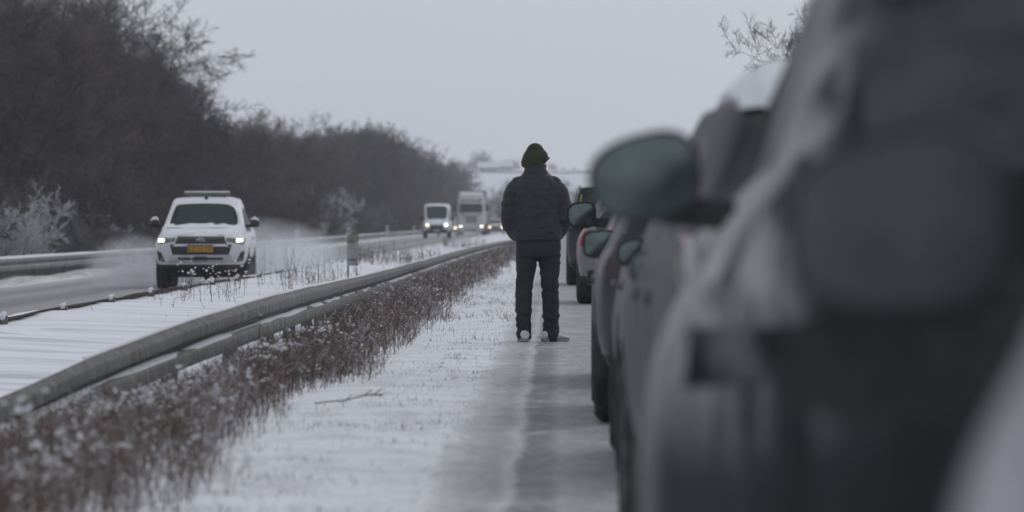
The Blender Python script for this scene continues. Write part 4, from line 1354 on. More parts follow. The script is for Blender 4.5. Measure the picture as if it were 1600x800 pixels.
    if mir:
        for sx in (-1, 1):
            mirror(root, sx, hw * mir.get('xb', .94), yf - mir.get('yb', 1.62), mir.get('z', belt + .08), mir['w'], mir['h'], M[mir.get('mat', 'black_plastic')], -1, mir.get('glass', (0.86, 0.84, 0, 0)),
                   gap=mir.get('gap', .035), skew=mir.get('skew', .3), snow=mir.get('snow', 0.0), base=mir.get('base', 0.0), stem_z=mir.get('stem_z', -.3), depth=mir.get('depth', .13), nexp=mir.get('n', 2.7), gl=mir.get('gl', 'mirror'))
    if hiviz:
        for sx in (-1, 1):
            mb = MB(); patch(mb, bvh, [(yr + .30, belt + .10), (yr + .33, belt + .10), (yr + .44, H - .2), (yr + .42, H - .2)], 'x', sx, 3, 8, 0.006, 0.002)
            patch(mb, bvh, [(sx * hw * .78, belt + .12), (sx * hw * .74, belt + .12), (sx * hw * .69, H - .2), (sx * hw * .72, H - .2)], 'y', -1, 3, 8, 0.006, 0.002)
            mb.build('reflective_strip', [M['hiviz']], root)
    # place: the left side of the body at rear_y + ... lies at left_x
    c, s = math.cos(yaw), math.sin(yaw)
    # rear left corner local (-hw, -L/2)
    rx, ry = -hw * c + L / 2 * s, -hw * s - L / 2 * c
    root.location = (left_x - rx, rear_y - ry, 0.008)
    root.rotation_euler = (0, 0, yaw)
    return root, bvh


M['hiviz'] = pm('hiviz_yellow', (0.30, 0.36, 0.06), (0.22, 0.27, 0.05), 9, 0.6)
M['paint_G'] = paint('frosted_dark_silver_paint', (0.17, 0.17, 0.18), 0.5, 0.75, (0.52, 0.52, 0.535), 0.4, 0.0, (1.4, 1.4, 1.2), 7.0)
M['paint_E'] = paint('snow_streaked_dark_paint', (0.015, 0.015, 0.019), 0.2, 0.95, (0.78, 0.78, 0.80), 0.42, 0.0, (4.6, 3.0, 0.40), 3.4, corner=(-0.46, -0.76, 0.80, 1.14), sharp=.24)
M['paint_F'] = paint('dark_frosted_paint', (0.014, 0.015, 0.019), 0.25, 0.20, (0.42, 0.42, 0.44), 0.5, 0.0, (3.0, 3.0, 0.7), 7.0)
M['paint_B'] = paint('grey_beige_paint', (0.028, 0.027, 0.028), 0.4, 0.42, (0.48, 0.48, 0.495), 0.5, 0.0, (2.5, 2.0, 0.6), 6.0)
M['paint_C'] = paint('purple_grey_paint', (0.034, 0.031, 0.037), 0.45, 0.22, (0.40, 0.39, 0.405), 0.45, 0.0, (3.0, 1.2, 0.5), 7.0)
M['paint_D'] = paint('black_suv_paint', (0.025, 0.027, 0.03), 0.6, 0.25, (0.42, 0.42, 0.44), 0.35)
M['paint_I'] = paint('light_grey_paint', (0.20, 0.20, 0.205), 0.7, 0.35, (0.6, 0.6, 0.62), 0.4)
M['paint_J'] = paint('black_paint', (0.018, 0.022, 0.025), 0.45, 0.0, rough=0.3)

M['tail_black'] = pm('tail_lamp_dark', (0.022, 0.021, 0.025), (0.20, 0.198, 0.205), 7, 0.6, spec=0.2, lo=0.42, hi=0.72, stretch=(1.5, 1.5, 0.7))
QG = 'cars standing in the queue'
M['mirror_dirty'] = M['mirror']
queue_car('parked_car', 'nearest car, frosted silver with a big black wing mirror, cut by the right edge', 'car', QG, 3.25, 0.188, R(-5.6), 4.35, 1.80, 1.50, .975, M['paint_G'], zb=.28,
          mir=dict(w=.225, h=.185, z=1.085, yb=1.90, xb=.95, gap=.022, n=3.3, skew=.5, glass=(.92, .90, .0, .0), depth=.15, base=.085, stem_z=-.5, gl='mirror_dull'), snow=.03, tail_z=.70)
queue_car('parked_car', 'salt streaked dark tall car whose rounded wing mirror stands against the sky', 'car', QG, 9.45, 0.112, R(-1.2), 4.55, 1.86, 1.64, 1.17, M['paint_E'], zb=.30, wt=.54, wbelt=.72, wr=.36, hood=1.02, k4=.86, k4d=.16,
          mir=dict(w=.240, h=.19, z=1.18, yb=2.05, xb=.815, gap=.032, skew=.55, n=2.5, glass=(.92, .90, 0, 0), stem_z=-.42), snow=.02, rear_slope=.42, tail='tail_black', tail_h=.10, tail_w=.20, tail_z=.86, tail_in=.89, window='glass_dark', plate_z=.84, recess=.27)
queue_car('parked_car', 'dark car with thick snow on its roof standing right behind the rounded mirror', 'car', QG, 15.0, 0.285, R(1.35), 4.35, 1.80, 1.45, 1.02, M['paint_F'], hood=.94, tail_z=1.02, tail_h=.055, tail_w=.14, tail_in=.945,
          mir=dict(w=.15, h=.12, z=.95, yb=1.75, xb=.835, gap=.0, stem_z=-.3), snow=.088, wt=.71, rear_slope=.42, snow_edge=18, snow_over=-.035)
queue_car('parked_car', 'beige grey frosted car with snow lying on its tail light', 'car', QG, 23.4, 0.245, 0.0, 4.35, 1.79, 1.46, .96, M['paint_B'], mir=dict(w=.15, h=.13, z=.95, yb=1.75, xb=.80, gap=.0), snow=.05, tail_z=.985, tail_h=.10, tail_in=.82, tail_w=.17, k4=.94, wbelt=.85)
queue_car('parked_car', 'purple grey car with a small square wing mirror standing nearest to the man', 'car', QG, 30.35, 0.20, 0.0, 4.2, 1.74, 1.46, .92, M['paint_C'], mir=dict(w=.205, h=.165, z=.965, yb=1.62, xb=.80, gap=.02, skew=.12, n=3.8, glass=(.88, .86, 0, 0)), snow=.05, wt=.58, tail='tail_dark')
queue_car('parked_car', 'black tall car whose wing mirror shows just right of the elbow of the man', 'car', QG, 37.2, 0.265, 0.0, 4.5, 1.84, 1.62, 1.03, M['paint_D'], mir=dict(w=.21, h=.19, z=1.145, yb=1.70, xb=.93, gap=.05, skew=.2, n=3.0), snow=.04)
queue_car('parked_car', 'light grey car with a bright red tail light showing between two mirrors', 'car', QG, 76.6, 0.27, 0.0, 4.4, 1.79, 1.44, .96, M['paint_I'], mir=dict(w=.19, h=.14, z=1.05, yb=1.62), snow=.05, tail_z=.88, tail_h=.20, tail_w=.16)
queue_car('parked_van', 'black tall car with a yellow green strip, farthest one in the queue', 'car', QG, 100.2, 0.165, 0.0, 4.6, 1.84, 1.80, 1.12, M['paint_J'], mir=dict(w=.2, h=.18, z=1.2, yb=1.62), snow=.03, wt=.70, rear_slope=.24, hiviz=True)


# ------------------------------------------------------------------ the white pickup
def text_on(parent, txt, size, loc, mat, name='lettering', extrude=0.002, width=1.0):
    cu = bpy.data.curves.new('text', 'FONT'); cu.body = txt; cu.size = size; cu.align_x = 'CENTER'; cu.align_y = 'CENTER'; cu.extrude = extrude; cu.space_character = 1.05
    ob = bpy.data.objects.new('text', cu); COL.objects.link(ob)
    me = evaluated(ob)
    bpy.data.objects.remove(ob, do_unlink=True); bpy.data.curves.remove(cu)
    me.transform(Matrix(((-width, 0, 0, loc[0]), (0, 0, 1, loc[1]), (0, 1, 0, loc[2]), (0, 0, 0, 1))))
    return link_mesh(name, me, mat, parent, smooth=False)


def ring_tube(mb, c, rx, rz, r, y, n=26):
    pts = [(c[0] + rx * math.cos(2 * math.pi * k / n), y, c[1] + rz * math.sin(2 * math.pi * k / n)) for k in range(n + 1)]
    mb.tube(pts, r, 6, round_caps=False)


M['paint_W'] = paint('white_pickup_paint', (0.72, 0.72, 0.73), 0.40, 0.0, rough=0.3)
M['glass_green'] = pm('tinted_windscreen', (0.022, 0.034, 0.036), (0.035, 0.048, 0.048), 3.0, 0.2, spec=0.3)
M['vest'] = pm('green_vest', (0.10, 0.36, 0.10), (0.07, 0.24, 0.08), 12, 0.8)
M['silver'] = pm('silver_skid_plate', (0.50, 0.50, 0.51), (0.38, 0.38, 0.39), 8, 0.45)


M['cabin'] = pm('cabin_lining', (0.10, 0.115, 0.115), (0.06, 0.07, 0.07), 3, 0.9)
def windscreen_mat():
    m, nt, b = node_mat('clear_tinted_windscreen')
    b.inputs['Base Color'].default_value = (0.03, 0.045, 0.045, 1)
    b.inputs['Roughness'].default_value = 0.08
    tr = nt.nodes.new('ShaderNodeBsdfTransparent'); tr.inputs['Color'].default_value = (0.62, 0.70, 0.68, 1)
    mx_ = nt.nodes.new('ShaderNodeMixShader'); mx_.inputs[0].default_value = 0.45
    nt.links.new(tr.outputs[0], mx_.inputs[1]); nt.links.new(b.outputs[0], mx_.inputs[2])
    nt.links.new(mx_.outputs[0], nt.nodes['Material Output'].inputs['Surface'])
    return m
M['screen_clear'] = windscreen_mat()

hw = 0.925
B_ = dict(zb=.50, w=hw, zbelt=1.12, wb=hw * .955)
def P_(y, yt, **k):
    d = dict(B_, zt=1.795, wt=.665, zm=.86); d.update(k); return st(y, yt, **d)
stations = [P_(-2.66, -2.64, w=hw * .96, zt=1.17, wt=hw * .90, zb=.56, zm=.8, crown=.01), P_(-2.52, -2.50, zt=1.18, wt=hw * .92, crown=.01), P_(-1.20, -1.20, zt=1.18, wt=hw * .92, crown=.01),
            P_(-1.12, -.92, zt=1.76, wt=.64, bow=-.02), P_(-.86, -.78, zt=1.785), P_(-.30, -.28), P_(-.22, -.18, zt=1.785), P_(.62, .36, zt=1.675, wt=.66, bow=.05),
            P_(1.06, 1.05, zbelt=1.11, wb=hw * .95, zt=1.19, wt=hw * .875, bow=.10, crown=.03), P_(1.85, 1.88, zbelt=1.05, wb=hw * .95, zt=1.135, wt=hw * .78, crown=.035),
            P_(2.40, 2.42, zbelt=.99, wb=hw * .94, zt=1.065, wt=hw * .70, crown=.03, zb=.42, zm=.80), P_(2.60, 2.56, w=hw * .95, zbelt=.93, wb=hw * .84, zt=1.005, wt=hw * .60, zb=.36, zm=.74, crown=.02)]
tags = ['body', 'body', 'rw', 'body', 'glass', 'pillar', 'glass', 'ws', 'body', 'body', 'body']
PY = 112.0
me, bvh = shell(stations, tags, [M['paint_W'], M['glass_dark'], M['screen_clear'], M['glass_dark'], M['black_plastic'], M['arch']], (-1.72, 1.50), .435, hw, rear_glass=False, front_bulge=.13, rear_bulge=.03)
pk = empty('pickup_truck', (-7.06, PY + 2.66, float(road_z(PY)) + 0.008), math.pi + R(1.0))
tag(pk, 'white snow covered pickup with lit headlights and a yellow plate driving through spray', 'pickup')
split(me, [('body', {0, 4, 5}), ('side_window', {1}), ('windscreen', {2}), ('rear_window', {3})], pk)
for y in (-1.72, 1.50):
    for sx in (-1, 1): wheel(pk, sx * (hw - .13), y, .385, .25, 6)
# dashboard seen through the windscreen
mb = MB(); patch(mb, bvh, [(-.66, 1.12), (.66, 1.12), (.50, 1.72), (-.50, 1.72)], 'y', 1, 14, 10, zf=lambda u, v, p: -.16 - .05 * math.sin(3 * v), off=0, inner=True)
mb.build('cabin_interior', [M['cabin']], pk)
mb = MB(); patch(mb, bvh, [(.26, 1.29), (-.06, 1.29), (-.04, 1.40), (.20, 1.39)], 'y', 1, 10, 6, zf=lambda u, v, p: -.10 + .05 * math.sin(math.pi * u) * math.sin(math.pi * v), off=0, inner=True)
vest = mb.build('safety_vest', [M['vest']], None)
vest.matrix_world = pk.matrix_basis.copy()
vest.location = pk.location; vest.rotation_euler = pk.rotation_euler
tag(vest, 'green safety vest lying behind the windscreen of the white pickup', 'vest')


def front(name, quads, mat, nu=10, nv=5, thick=.012, off=.002, parent=None, rnd_=.5):
    mb = MB()
    for q in quads: patch(mb, bvh, q, 'y', 1, nu, nv, thick, off, rnd_)
    return mb.build(name, [M[mat]], parent or pk)

# grille surround, upper grille, lower grille
front('grille_surround', [[(-.55, .665), (.55, .665), (.61, .88), (-.61, .88)]], 'black_plastic', 14, 6, .010)
gu = front('grille', [[(-.51, .885), (.51, .885), (.46, 1.035), (-.46, 1.035)]], 'black_plastic', 16, 6, .018)
for z in (.915, .945, .975):
    front('slat', [[(-.43, z - .006), (.43, z - .006), (.43, z + .006), (-.43, z + .006)]], 'dirty_plastic', 16, 1, .012, .018, gu)
front('chrome_bar', [[(-.48, .862), (.48, .862), (.48, .888), (-.48, .888)]], 'silver', 16, 2, .022, .012)
front('lower_grille', [[(-.47, .685), (.47, .685), (.55, .86), (-.55, .86)]], 'black_plastic', 16, 5, .016, .004)
sn = front('bumper_snow', [[(-.56, .835), (-.24, .84), (-.24, .868), (-.50, .875)], [(.26, .84), (.55, .835), (.50, .875), (.26, .868)]], 'snow_lump', 10, 3, .045, .012)
front('skid_plate', [[(-.66, .52), (.66, .52), (.58, .675), (-.58, .675)]], 'silver', 16, 5, .026)
front('bumper_intake', [[(-.42, .575), (.42, .575), (.46, .625), (-.46, .625)]], 'black_plastic', 14, 3, .012, .026)
front('tow_cover', [[(-.13, .57), (.13, .57), (.12, .645), (-.12, .645)]], 'black_plastic', 6, 3, .016, .036)
for sx in (-1, 1):
    hl = front('headlight', [[(sx * .51, .935), (sx * .84, .875), (sx * .885, .995), (sx * .50, 1.012)]], 'lamp_glass', 12, 6, .014)
    # the lamp that is switched on
    bx = sx * .765
    mb = MB(); patch(mb, bvh, [(bx - .05, .92), (bx + .07, .915), (bx + .07, .98), (bx - .05, .975)], 'y', 1, 6, 4, .012, .014, .5); mb.build('bulb', [M['lit']], hl)
    fg = front('fog_light_recess', [[(sx * .70, .53), (sx * .83, .56), (sx * .86, .76), (sx * .78, .72)]], 'black_plastic', 6, 8, .012)
    mb = MB(); patch(mb, bvh, [(sx * .72, .55), (sx * .80, .55), (sx * .80, .61), (sx * .72, .61)], 'y', 1, 4, 4, .01, .014, .5); mb.build('fog_lamp', [M['lamp_glass']], fg)
    mirror(pk, sx, .86, .80, 1.30, .205, .17, M['black_plastic'], -1, snow=.06, skew=.3, gap=.04, stem_z=-.35)
    for (a, b_) in ((-.92, -.24), (-.20, .95)):
        mb = MB(); patch(mb, bvh, [(a, .62), (b_, .62), (b_, 1.08), (a, 1.08)], 'x', sx, 8, 6, .004, .001)
        dr_ = mb.build('door', [M['paint_W']], pk)
        mb = MB(); patch(mb, bvh, [(a + .06, .98), (a + .26, .98), (a + .26, 1.02), (a + .06, 1.02)], 'x', sx, 6, 2, .03, .012); mb.build('handle', [M['chrome']], dr_)
    mb = MB(); patch(mb, bvh, [(sx * .88, .82), (sx * .74, .82), (sx * .74, 1.10), (sx * .88, 1.10)], 'y', -1, 4, 6, .012, .002); mb.build('tail_light', [M['tail_red']], pk)
# yellow plate with blue strip
hp, _, _, _ = bvh.ray_cast(Vector((0, 6, .785)), Vector((0, -1, 0)))
yp = hp.y + .052
mb = MB(); mb.box((0.0, yp, .785), (.505, .012, .118), bev=.006); npl = mb.build('number_plate', [M['plate_y']], pk)
mb = MB(); mb.box((0.272, yp, .785), (.038, .012, .118), bev=.004); mb.build('blue_strip', [M['plate_blue']], npl)
text_on(npl, 'CZ 15 501', .112, (-0.012, yp + .008, .785), M['ink'])
# emblem: three crossing ellipses
he, _, _, _ = bvh.ray_cast(Vector((0, 6, .95)), Vector((0, -1, 0)))
mb = MB(); ye = he.y + .035
ring_tube(mb, (0, .950), .080, .052, .008, ye); ring_tube(mb, (0, .950), .026, .048, .007, ye + .002); ring_tube(mb, (0, .972), .055, .024, .007, ye + .004)
mb.build('emblem', [M['chrome']], pk)
# snow: bonnet, foot of the windscreen, roof
mb = MB(); patch(mb, bvh, [(-.84, 1.02), (.84, 1.02), (.78, 2.44), (-.78, 2.44)], 'z', 1, 30, 26, zf=snow_fn(5, .032, .012, 2.5, 9, .4)); mb.build('bonnet_snow', [M['snow_lump']], pk)
def wsf(u, v, p):
    hgt = .22 + .13 * float(vnoise(u * 7.0, 0.5, 71)) + .55 * max(0, 1 - abs(u - .60) / .085) * 0.5 + .16 * (1 - u) * 0 + .1 * float(vnoise(u * 23, .5, 72))
    t = (hgt - v) / .22
    return max(-.005, .05 * min(1, t)) if t > 0 else -.005
mb = MB(); patch(mb, bvh, [(.74, 1.16), (-.74, 1.16), (-.60, 1.54), (.60, 1.54)], 'y', 1, 60, 22, zf=wsf, off=0.0); mb.build('windscreen_snow', [M['snow_lump']], pk)
mb = MB(); patch(mb, bvh, [(-.62, -.86), (.62, -.86), (.62, .36), (-.62, .36)], 'z', 1, 20, 20, zf=snow_fn(9, .022, .010, 3, 8, .4)); mb.build('roof_snow', [M['snow_lump']], pk)
mb = MB(); mb.box((0, .3, .34), (1.25, 4.2, .22), bev=.03); mb.box((0, 2.1, .36), (1.45, .5, .16), bev=.03); mb.tube([(-.78, 1.5, .36), (.78, 1.5, .36)], .07, 8); mb.tube([(-.78, -1.72, .38), (.78, -1.72, .38)], .08, 8); mb.tube([(0, -1.72, .22), (0, -1.72, .5)], .14, 10)
mb.build('underbody', [M['arch']], pk)
# flat beacon bar on the roof with snow on it, antennas at the roof edges
bb = MB(); bb.box((0, -.25, 1.895), (.92, .24, .055), bev=.02); bb.box((-.36, -.25, 1.85), (.05, .08, .07)); bb.box((.36, -.25, 1.85), (.05, .08, .07))
bar = bb.build('beacon_bar', [M['lamp_glass']], pk)
mb = MB(); mb.box((0, -.25, 1.932), (.90, .22, .03), bev=.012); mb.build('snow_cover', [M['snow_lump']], bar)
for sx in (-1, 1):
    mb = MB(); mb.tube([(sx * .66, -1.0, 1.55), (sx * .665, -1.0, 2.0)], [.012, .006], 6); mb.build('antenna', [M['black_plastic']], pk)
mb = MB(); mb.tube([(0, .13, 1.80), (0, .12, 1.845), (0, .08, 1.865)], [.035, .028, .012], 8); mb.build('roof_aerial', [M['black_plastic']], pk)
mb = MB(); patch(mb, bvh, [(-.50, 1.29), (-.03, 1.25), (-.03, 1.262), (-.50, 1.302)], 'y', 1, 8, 1, .012, .004); mb.build('wiper', [M['black_plastic']], pk)

# ------------------------------------------------------------------ white van
def van(loc, yaw):
    hw = 0.98
    b0 = dict(zb=.34, w=hw, zbelt=1.28, wb=hw * .97, zt=2.38, wt=.89, zm=.8)
    def V_(y, yt, **k):
        d = dict(b0); d.update(k); return st(y, yt, **d)
    ss = [V_(-2.7, -2.66, w=hw * .97, wb=hw * .95, wt=.80), V_(-2.6, -2.56), V_(-.6, -.6), V_(.35, .35), V_(.45, .42), V_(1.35, .95, zt=2.28, wt=.87, bow=.05), V_(1.95, 1.92, zbelt=1.12, wb=hw * .93, zt=1.30, wt=.80, bow=.10, crown=.03),
          V_(2.45, 2.45, zbelt=1.02, wb=hw * .90, zt=1.13, wt=.72, crown=.03), V_(2.68, 2.64, w=hw * .93, zbelt=.90, wb=hw * .82, zt=1.0, wt=.62, crown=.02)]
    me, bv = shell(ss, ['body', 'body', 'body', 'body', 'glass', 'ws', 'body', 'body'], [M['paint_W'], M['glass_dark'], M['glass_green'], M['glass_dark'], M['black_plastic'], M['arch']], (-1.55, 1.75), .40, hw, rear_glass=False)
    o = empty('delivery_van', loc, yaw)
    tag(o, 'white high roofed van with both headlights lit, left of the truck', 'van')
    split(me, [('body', {0, 4, 5}), ('side_window', {1}), ('windscreen', {2})], o)
    for y in (-1.55, 1.75):
        for sx in (-1, 1): wheel(o, sx * (hw - .13), y, .36, .24)
    def fp(name, q, mat, par=None, thick=.012, off=.002, nu=8, nv=5):
        mb = MB(); patch(mb, bv, q, 'y', 1, nu, nv, thick, off, .5); return mb.build(name, [M[mat]], par or o)
    fp('grille', [(-.44, .62), (.44, .62), (.46, .93), (-.46, .93)], 'black_plastic')
    fp('bumper', [(-.90, .36), (.90, .36), (.92, .62), (-.92, .62)], 'black_plastic', thick=.05)
    fp('number_plate', [(-.25, .50), (.25, .50), (.25, .60), (-.25, .60)], 'plate_w', off=.055)
    for sx in (-1, 1):
        h = fp('headlight', [(sx * .50, .76), (sx * .84, .76), (sx * .86, 1.06), (sx * .52, .98)], 'lamp_glass')
        mb = MB(); patch(mb, bv, [(sx * .56, .84), (sx * .76, .84), (sx * .76, 1.0), (sx * .56, 1.0)], 'y', 1, 5, 4, .012, .014, .5); mb.build('bulb', [M['lit_white' if sx < 0 else 'lit']], h)
        mirror(o, sx, hw * .97, 1.30, 1.42, .20, .34, M['black_plastic'], -1, gap=.06, skew=.05)
        mb = MB(); patch(mb, bv, [(.50, .5), (1.45, .5), (1.45, 1.22), (.50, 1.22)], 'x', sx, 8, 6, .004, .001); mb.build('door', [M['paint_W']], o)
    mb = MB(); patch(mb, bv, [(-.72, 1.98), (.72, 1.98), (.64, 2.5), (-.64, 2.5)], 'z', 1, 16, 8, zf=snow_fn(15, .02, .018, 3, 5)); mb.build('bonnet_snow', [M['snow_lump']], o)
    mb = MB(); patch(mb, bv, [(-.78, -2.5), (.78, -2.5), (.78, .8), (-.78, .8)], 'z', 1, 16, 16, zf=snow_fn(17, .04, .015, 3, 8)); mb.build('roof_snow', [M['snow_lump']], o)
    return o

VD = 404.0
van(((682 - 870) * VD / F, VD + 2.7, float(road_z(VD)) + .008), math.pi + R(0.3))

# ------------------------------------------------------------------ truck
M['truck_paint'] = paint('truck_cab_paint', (0.58, 0.555, 0.55), 0.45, 0.0, rough=0.4)
M['trailer'] = pm('trailer_grey_green', (0.22, 0.27, 0.27), (0.17, 0.20, 0.20), 2, 0.6)
M['sign_dark'] = pm('sign_lettering', (0.16, 0.11, 0.07), (0.10, 0.08, 0.06), 12, 0.7)
M['sign_pale'] = pm('sign_board', (0.62, 0.60, 0.56), (0.52, 0.50, 0.47), 12, 0.6)
def truck(loc, yaw):
    hw = 1.24
    o = empty('lorry', loc, yaw)
    tag(o, 'pale articulated lorry with a roof sign driving behind the white van', 'lorry')
    b0 = dict(zb=.32, w=hw, zbelt=2.0, wb=hw, zt=3.55, wt=1.12, zm=1.1)
    def T_(y, yt, **k):
        d = dict(b0); d.update(k); return st(y, yt, **d)
    ss = [T_(-.0, .0), T_(.12, .12), T_(1.0, 1.0), T_(1.1, 1.1), T_(1.95, 1.75, zt=3.62), T_(2.22, 1.98, w=hw * .97, wb=hw * .95, zt=3.58, wt=1.08), T_(2.32, 2.06, w=hw * .90, wb=hw * .90, zt=3.50, wt=1.02)]
    me, bv = shell(ss, ['body', 'body', 'pillar', 'glass', 'body', 'body'], [M['truck_paint'], M['glass_dark'], M['glass_dark'], M['glass_dark'], M['black_plastic'], M['arch']], (1.25,), .56, hw, rear_glass=False, front_bulge=.08, crease=.3)
    cab = split(me, [('cab', {0, 4, 5}), ('side_window', {1})], o)
    def fp(name, q, mat, par=None, thick=.02, off=.003, nu=12, nv=6):
        mb = MB(); patch(mb, bv, q, 'y', 1, nu, nv, thick, off, .5); return mb.build(name, [M[mat]], par or o)
    fp('windscreen', [(-1.03, 2.02), (1.03, 2.02), (.98, 2.74), (-.98, 2.74)], 'glass_green', thick=.02)
    vs_ = MB(); vs_.loft([[(x, 2.40 + .06 * (1 - (x / 1.02) ** 2) + dy, z) for dy, z in ((-.32, 2.86), (.12, 2.80), (.14, 2.86), (-.30, 2.92))] for x in np.linspace(-1.02, 1.02, 9)])
    vs_.build('sun_visor', [M['truck_paint']], o)
    sg = fp('roof_sign', [(-.92, 2.90), (.92, 2.90), (.90, 3.22), (-.90, 3.22)], 'sign_pale', thick=.06)
    for k in range(8):                                   # dark marks of a lettering too soft to read
        x0 = -.72 + k * .185
        fp('lettering', [(x0, 3.0), (x0 + .13, 3.0), (x0 + .13, 3.12), (x0, 3.13)], 'sign_dark', sg, .01, .065, 3, 3)
    fp('lettering', [(-.84, 2.98), (-.66, 3.0), (-.70, 3.16), (-.86, 3.20)], 'sign_dark', sg, .01, .065, 3, 3)
    fp('lettering', [(.66, 3.0), (.84, 2.98), (.86, 3.20), (.70, 3.16)], 'sign_dark', sg, .01, .065, 3, 3)
    for k in range(4):
        z = 1.12 + k * .17
        fp('grille_slat', [(-.52, z), (.52, z), (.52, z + .10), (-.52, z + .10)], 'black_plastic', None, .012, .003, 10, 2)
    fp('bumper', [(-1.10, .36), (1.10, .36), (1.12, .62), (-1.12, .62)], 'truck_paint', thick=.08)
    fp('bumper_intake', [(-.50, .42), (.50, .42), (.50, .56), (-.50, .56)], 'black_plastic', thick=.012, off=.085)
    fp('number_plate', [(-.26, .64), (.26, .64), (.26, .74), (-.26, .74)], 'plate_w', thick=.02)
    for sx in (-1, 1):
        fp('vent', [(sx * .58, 1.72), (sx * .90, 1.84), (sx * .84, 1.94), (sx * .56, 1.84)], 'black_plastic', None, .012, .003, 6, 4)
        h = fp('headlight', [(sx * .74, .66), (sx * 1.10, .66), (sx * 1.12, .92), (sx * .76, .86)], 'lamp_glass')
        mb = MB(); patch(mb, bv, [(sx * .80, .74), (sx * 1.04, .74), (sx * 1.04, .85), (sx * .80, .85)], 'y', 1, 5, 4, .012, .03, .5); mb.build('bulb', [M['lit_white']], h)
        mirror(o, sx, hw * .99, 2.15, 2.45, .24, .62, M['black_plastic'], -1, gap=.10, skew=0.0, depth=.18, nexp=4)
    fl = MB(); fl.loft([[(-1.05, .1, 3.60), (1.05, .1, 3.60), (1.0, .1, 3.86), (-1.0, .1, 3.86)], [(-1.02, 1.0, 3.60), (1.02, 1.0, 3.60), (.95, 1.0, 3.80), (-.95, 1.0, 3.80)], [(-.95, 1.75, 3.60), (.95, 1.75, 3.60), (.85, 1.75, 3.63), (-.85, 1.75, 3.63)]])
    fl.build('roof_fairing', [M['truck_paint']], o)
    mb = MB(); mb.box((0, -7.6, 2.55), (2.52, 13.4, 2.9), bev=.03); mb.box((0, -7.6, 1.02), (2.3, 12.8, .14)); mb.build('trailer', [M['trailer']], o)
    mb = MB(); mb.box((0, -4.0, .90), (.9, 9.0, .22)); mb.build('chassis', [M['black_plastic']], o)
    for y in (1.25, -2.2, -10.3, -11.6, -12.9):
        for sx in (-1, 1): wheel(o, sx * (hw - .17), y, .51, .32, 8)
    return o
TD = 504.0
truck(((736 - 870) * TD / F, TD + 2.35, float(road_z(TD)) + .008), math.pi)


# ------------------------------------------------------------------ the two cars among the oncoming traffic
def oncoming(px_, d_, label, mat, lit, half, snow=.03):
    r, bv = queue_car('oncoming_car', label, 'car', 'cars coming behind the van and the lorry', 0, 0, math.pi, 4.3, 1.78, 1.46, .95, mat, mir=dict(w=.2, h=.15), snow=snow)
    r.location = ((px_ - 870) * d_ / F, d_ + 2.15, float(road_z(d_)) + .008)
    for sx in (-1, 1):
        mb = MB(); patch(mb, bv, [(sx * .74, .62), (sx * .52, .62), (sx * .52, .74), (sx * .74, .74)], 'y', 1, 4, 4, .02, .012, .5)
        mb.build('bulb', [lit], r)
oncoming(699, 468, 'dark car with a lit yellowish headlight showing between the van and the lorry', M['paint_J'], M['lit_yellow'], 12, 0)
oncoming(775, 566, 'pale car with a lit yellow headlight following right of the lorry', M['paint_I'], M['lit_yellow'], 12)

# =================================================================== THE STANDING MAN
M['skin'] = pm('skin', (0.42, 0.25, 0.19), (0.36, 0.20, 0.15), 20, 0.6)
M['jacket'] = pm('dark_puffer_jacket', (0.018, 0.020, 0.027), (0.026, 0.028, 0.037), 16, 0.62, bmp=0.12, bscale=45)
M['trousers'] = pm('dark_trousers', (0.016, 0.018, 0.024), (0.025, 0.027, 0.034), 9, 0.85, bmp=0.2, bscale=50)
M['beanie'] = pm('olive_wool_hat', (0.040, 0.043, 0.022), (0.026, 0.029, 0.017), 40, 0.95, bmp=0.5, bscale=110)
M['beanie_cuff'] = pm('olive_wool_cuff', (0.056, 0.057, 0.028), (0.034, 0.036, 0.020), 34, 0.95, bmp=0.5, bscale=110)
M['beanie_edge'] = pm('brown_hat_lining', (0.10, 0.055, 0.035), (0.06, 0.04, 0.03), 30, 0.95)
M['shoe'] = pm('white_shoe_leather', (0.66, 0.65, 0.63), (0.52, 0.51, 0.50), 20, 0.6)
M['sole'] = pm('shoe_sole', (0.30, 0.28, 0.26), (0.22, 0.21, 0.2), 20, 0.8)


def remesh(mb, vox, smooth=4):
    me = mb.mesh('tmp')
    ob = bpy.data.objects.new('tmp', me); COL.objects.link(ob)
    r_ = ob.modifiers.new('r', 'REMESH'); r_.mode = 'VOXEL'; r_.voxel_size = vox
    if smooth:
        s_ = ob.modifiers.new('s', 'SMOOTH'); s_.factor = 0.5; s_.iterations = smooth
    out = evaluated(ob); drop(ob)
    return out


def ell(cx, cy, z, a, b, n=28, p=2.3):
    out = []
    for k in range(n):
        t = 2 * math.pi * k / n; c, s = math.cos(t), math.sin(t)
        out.append((cx + math.copysign(abs(c) ** (2 / p), c) * a, cy + math.copysign(abs(s) ** (2 / p), s) * b, z))
    return out


MD = 52.4
MX = (838 - 870) * MD / F
HX, HY = -0.012, 0.035        # the head leans a little forward
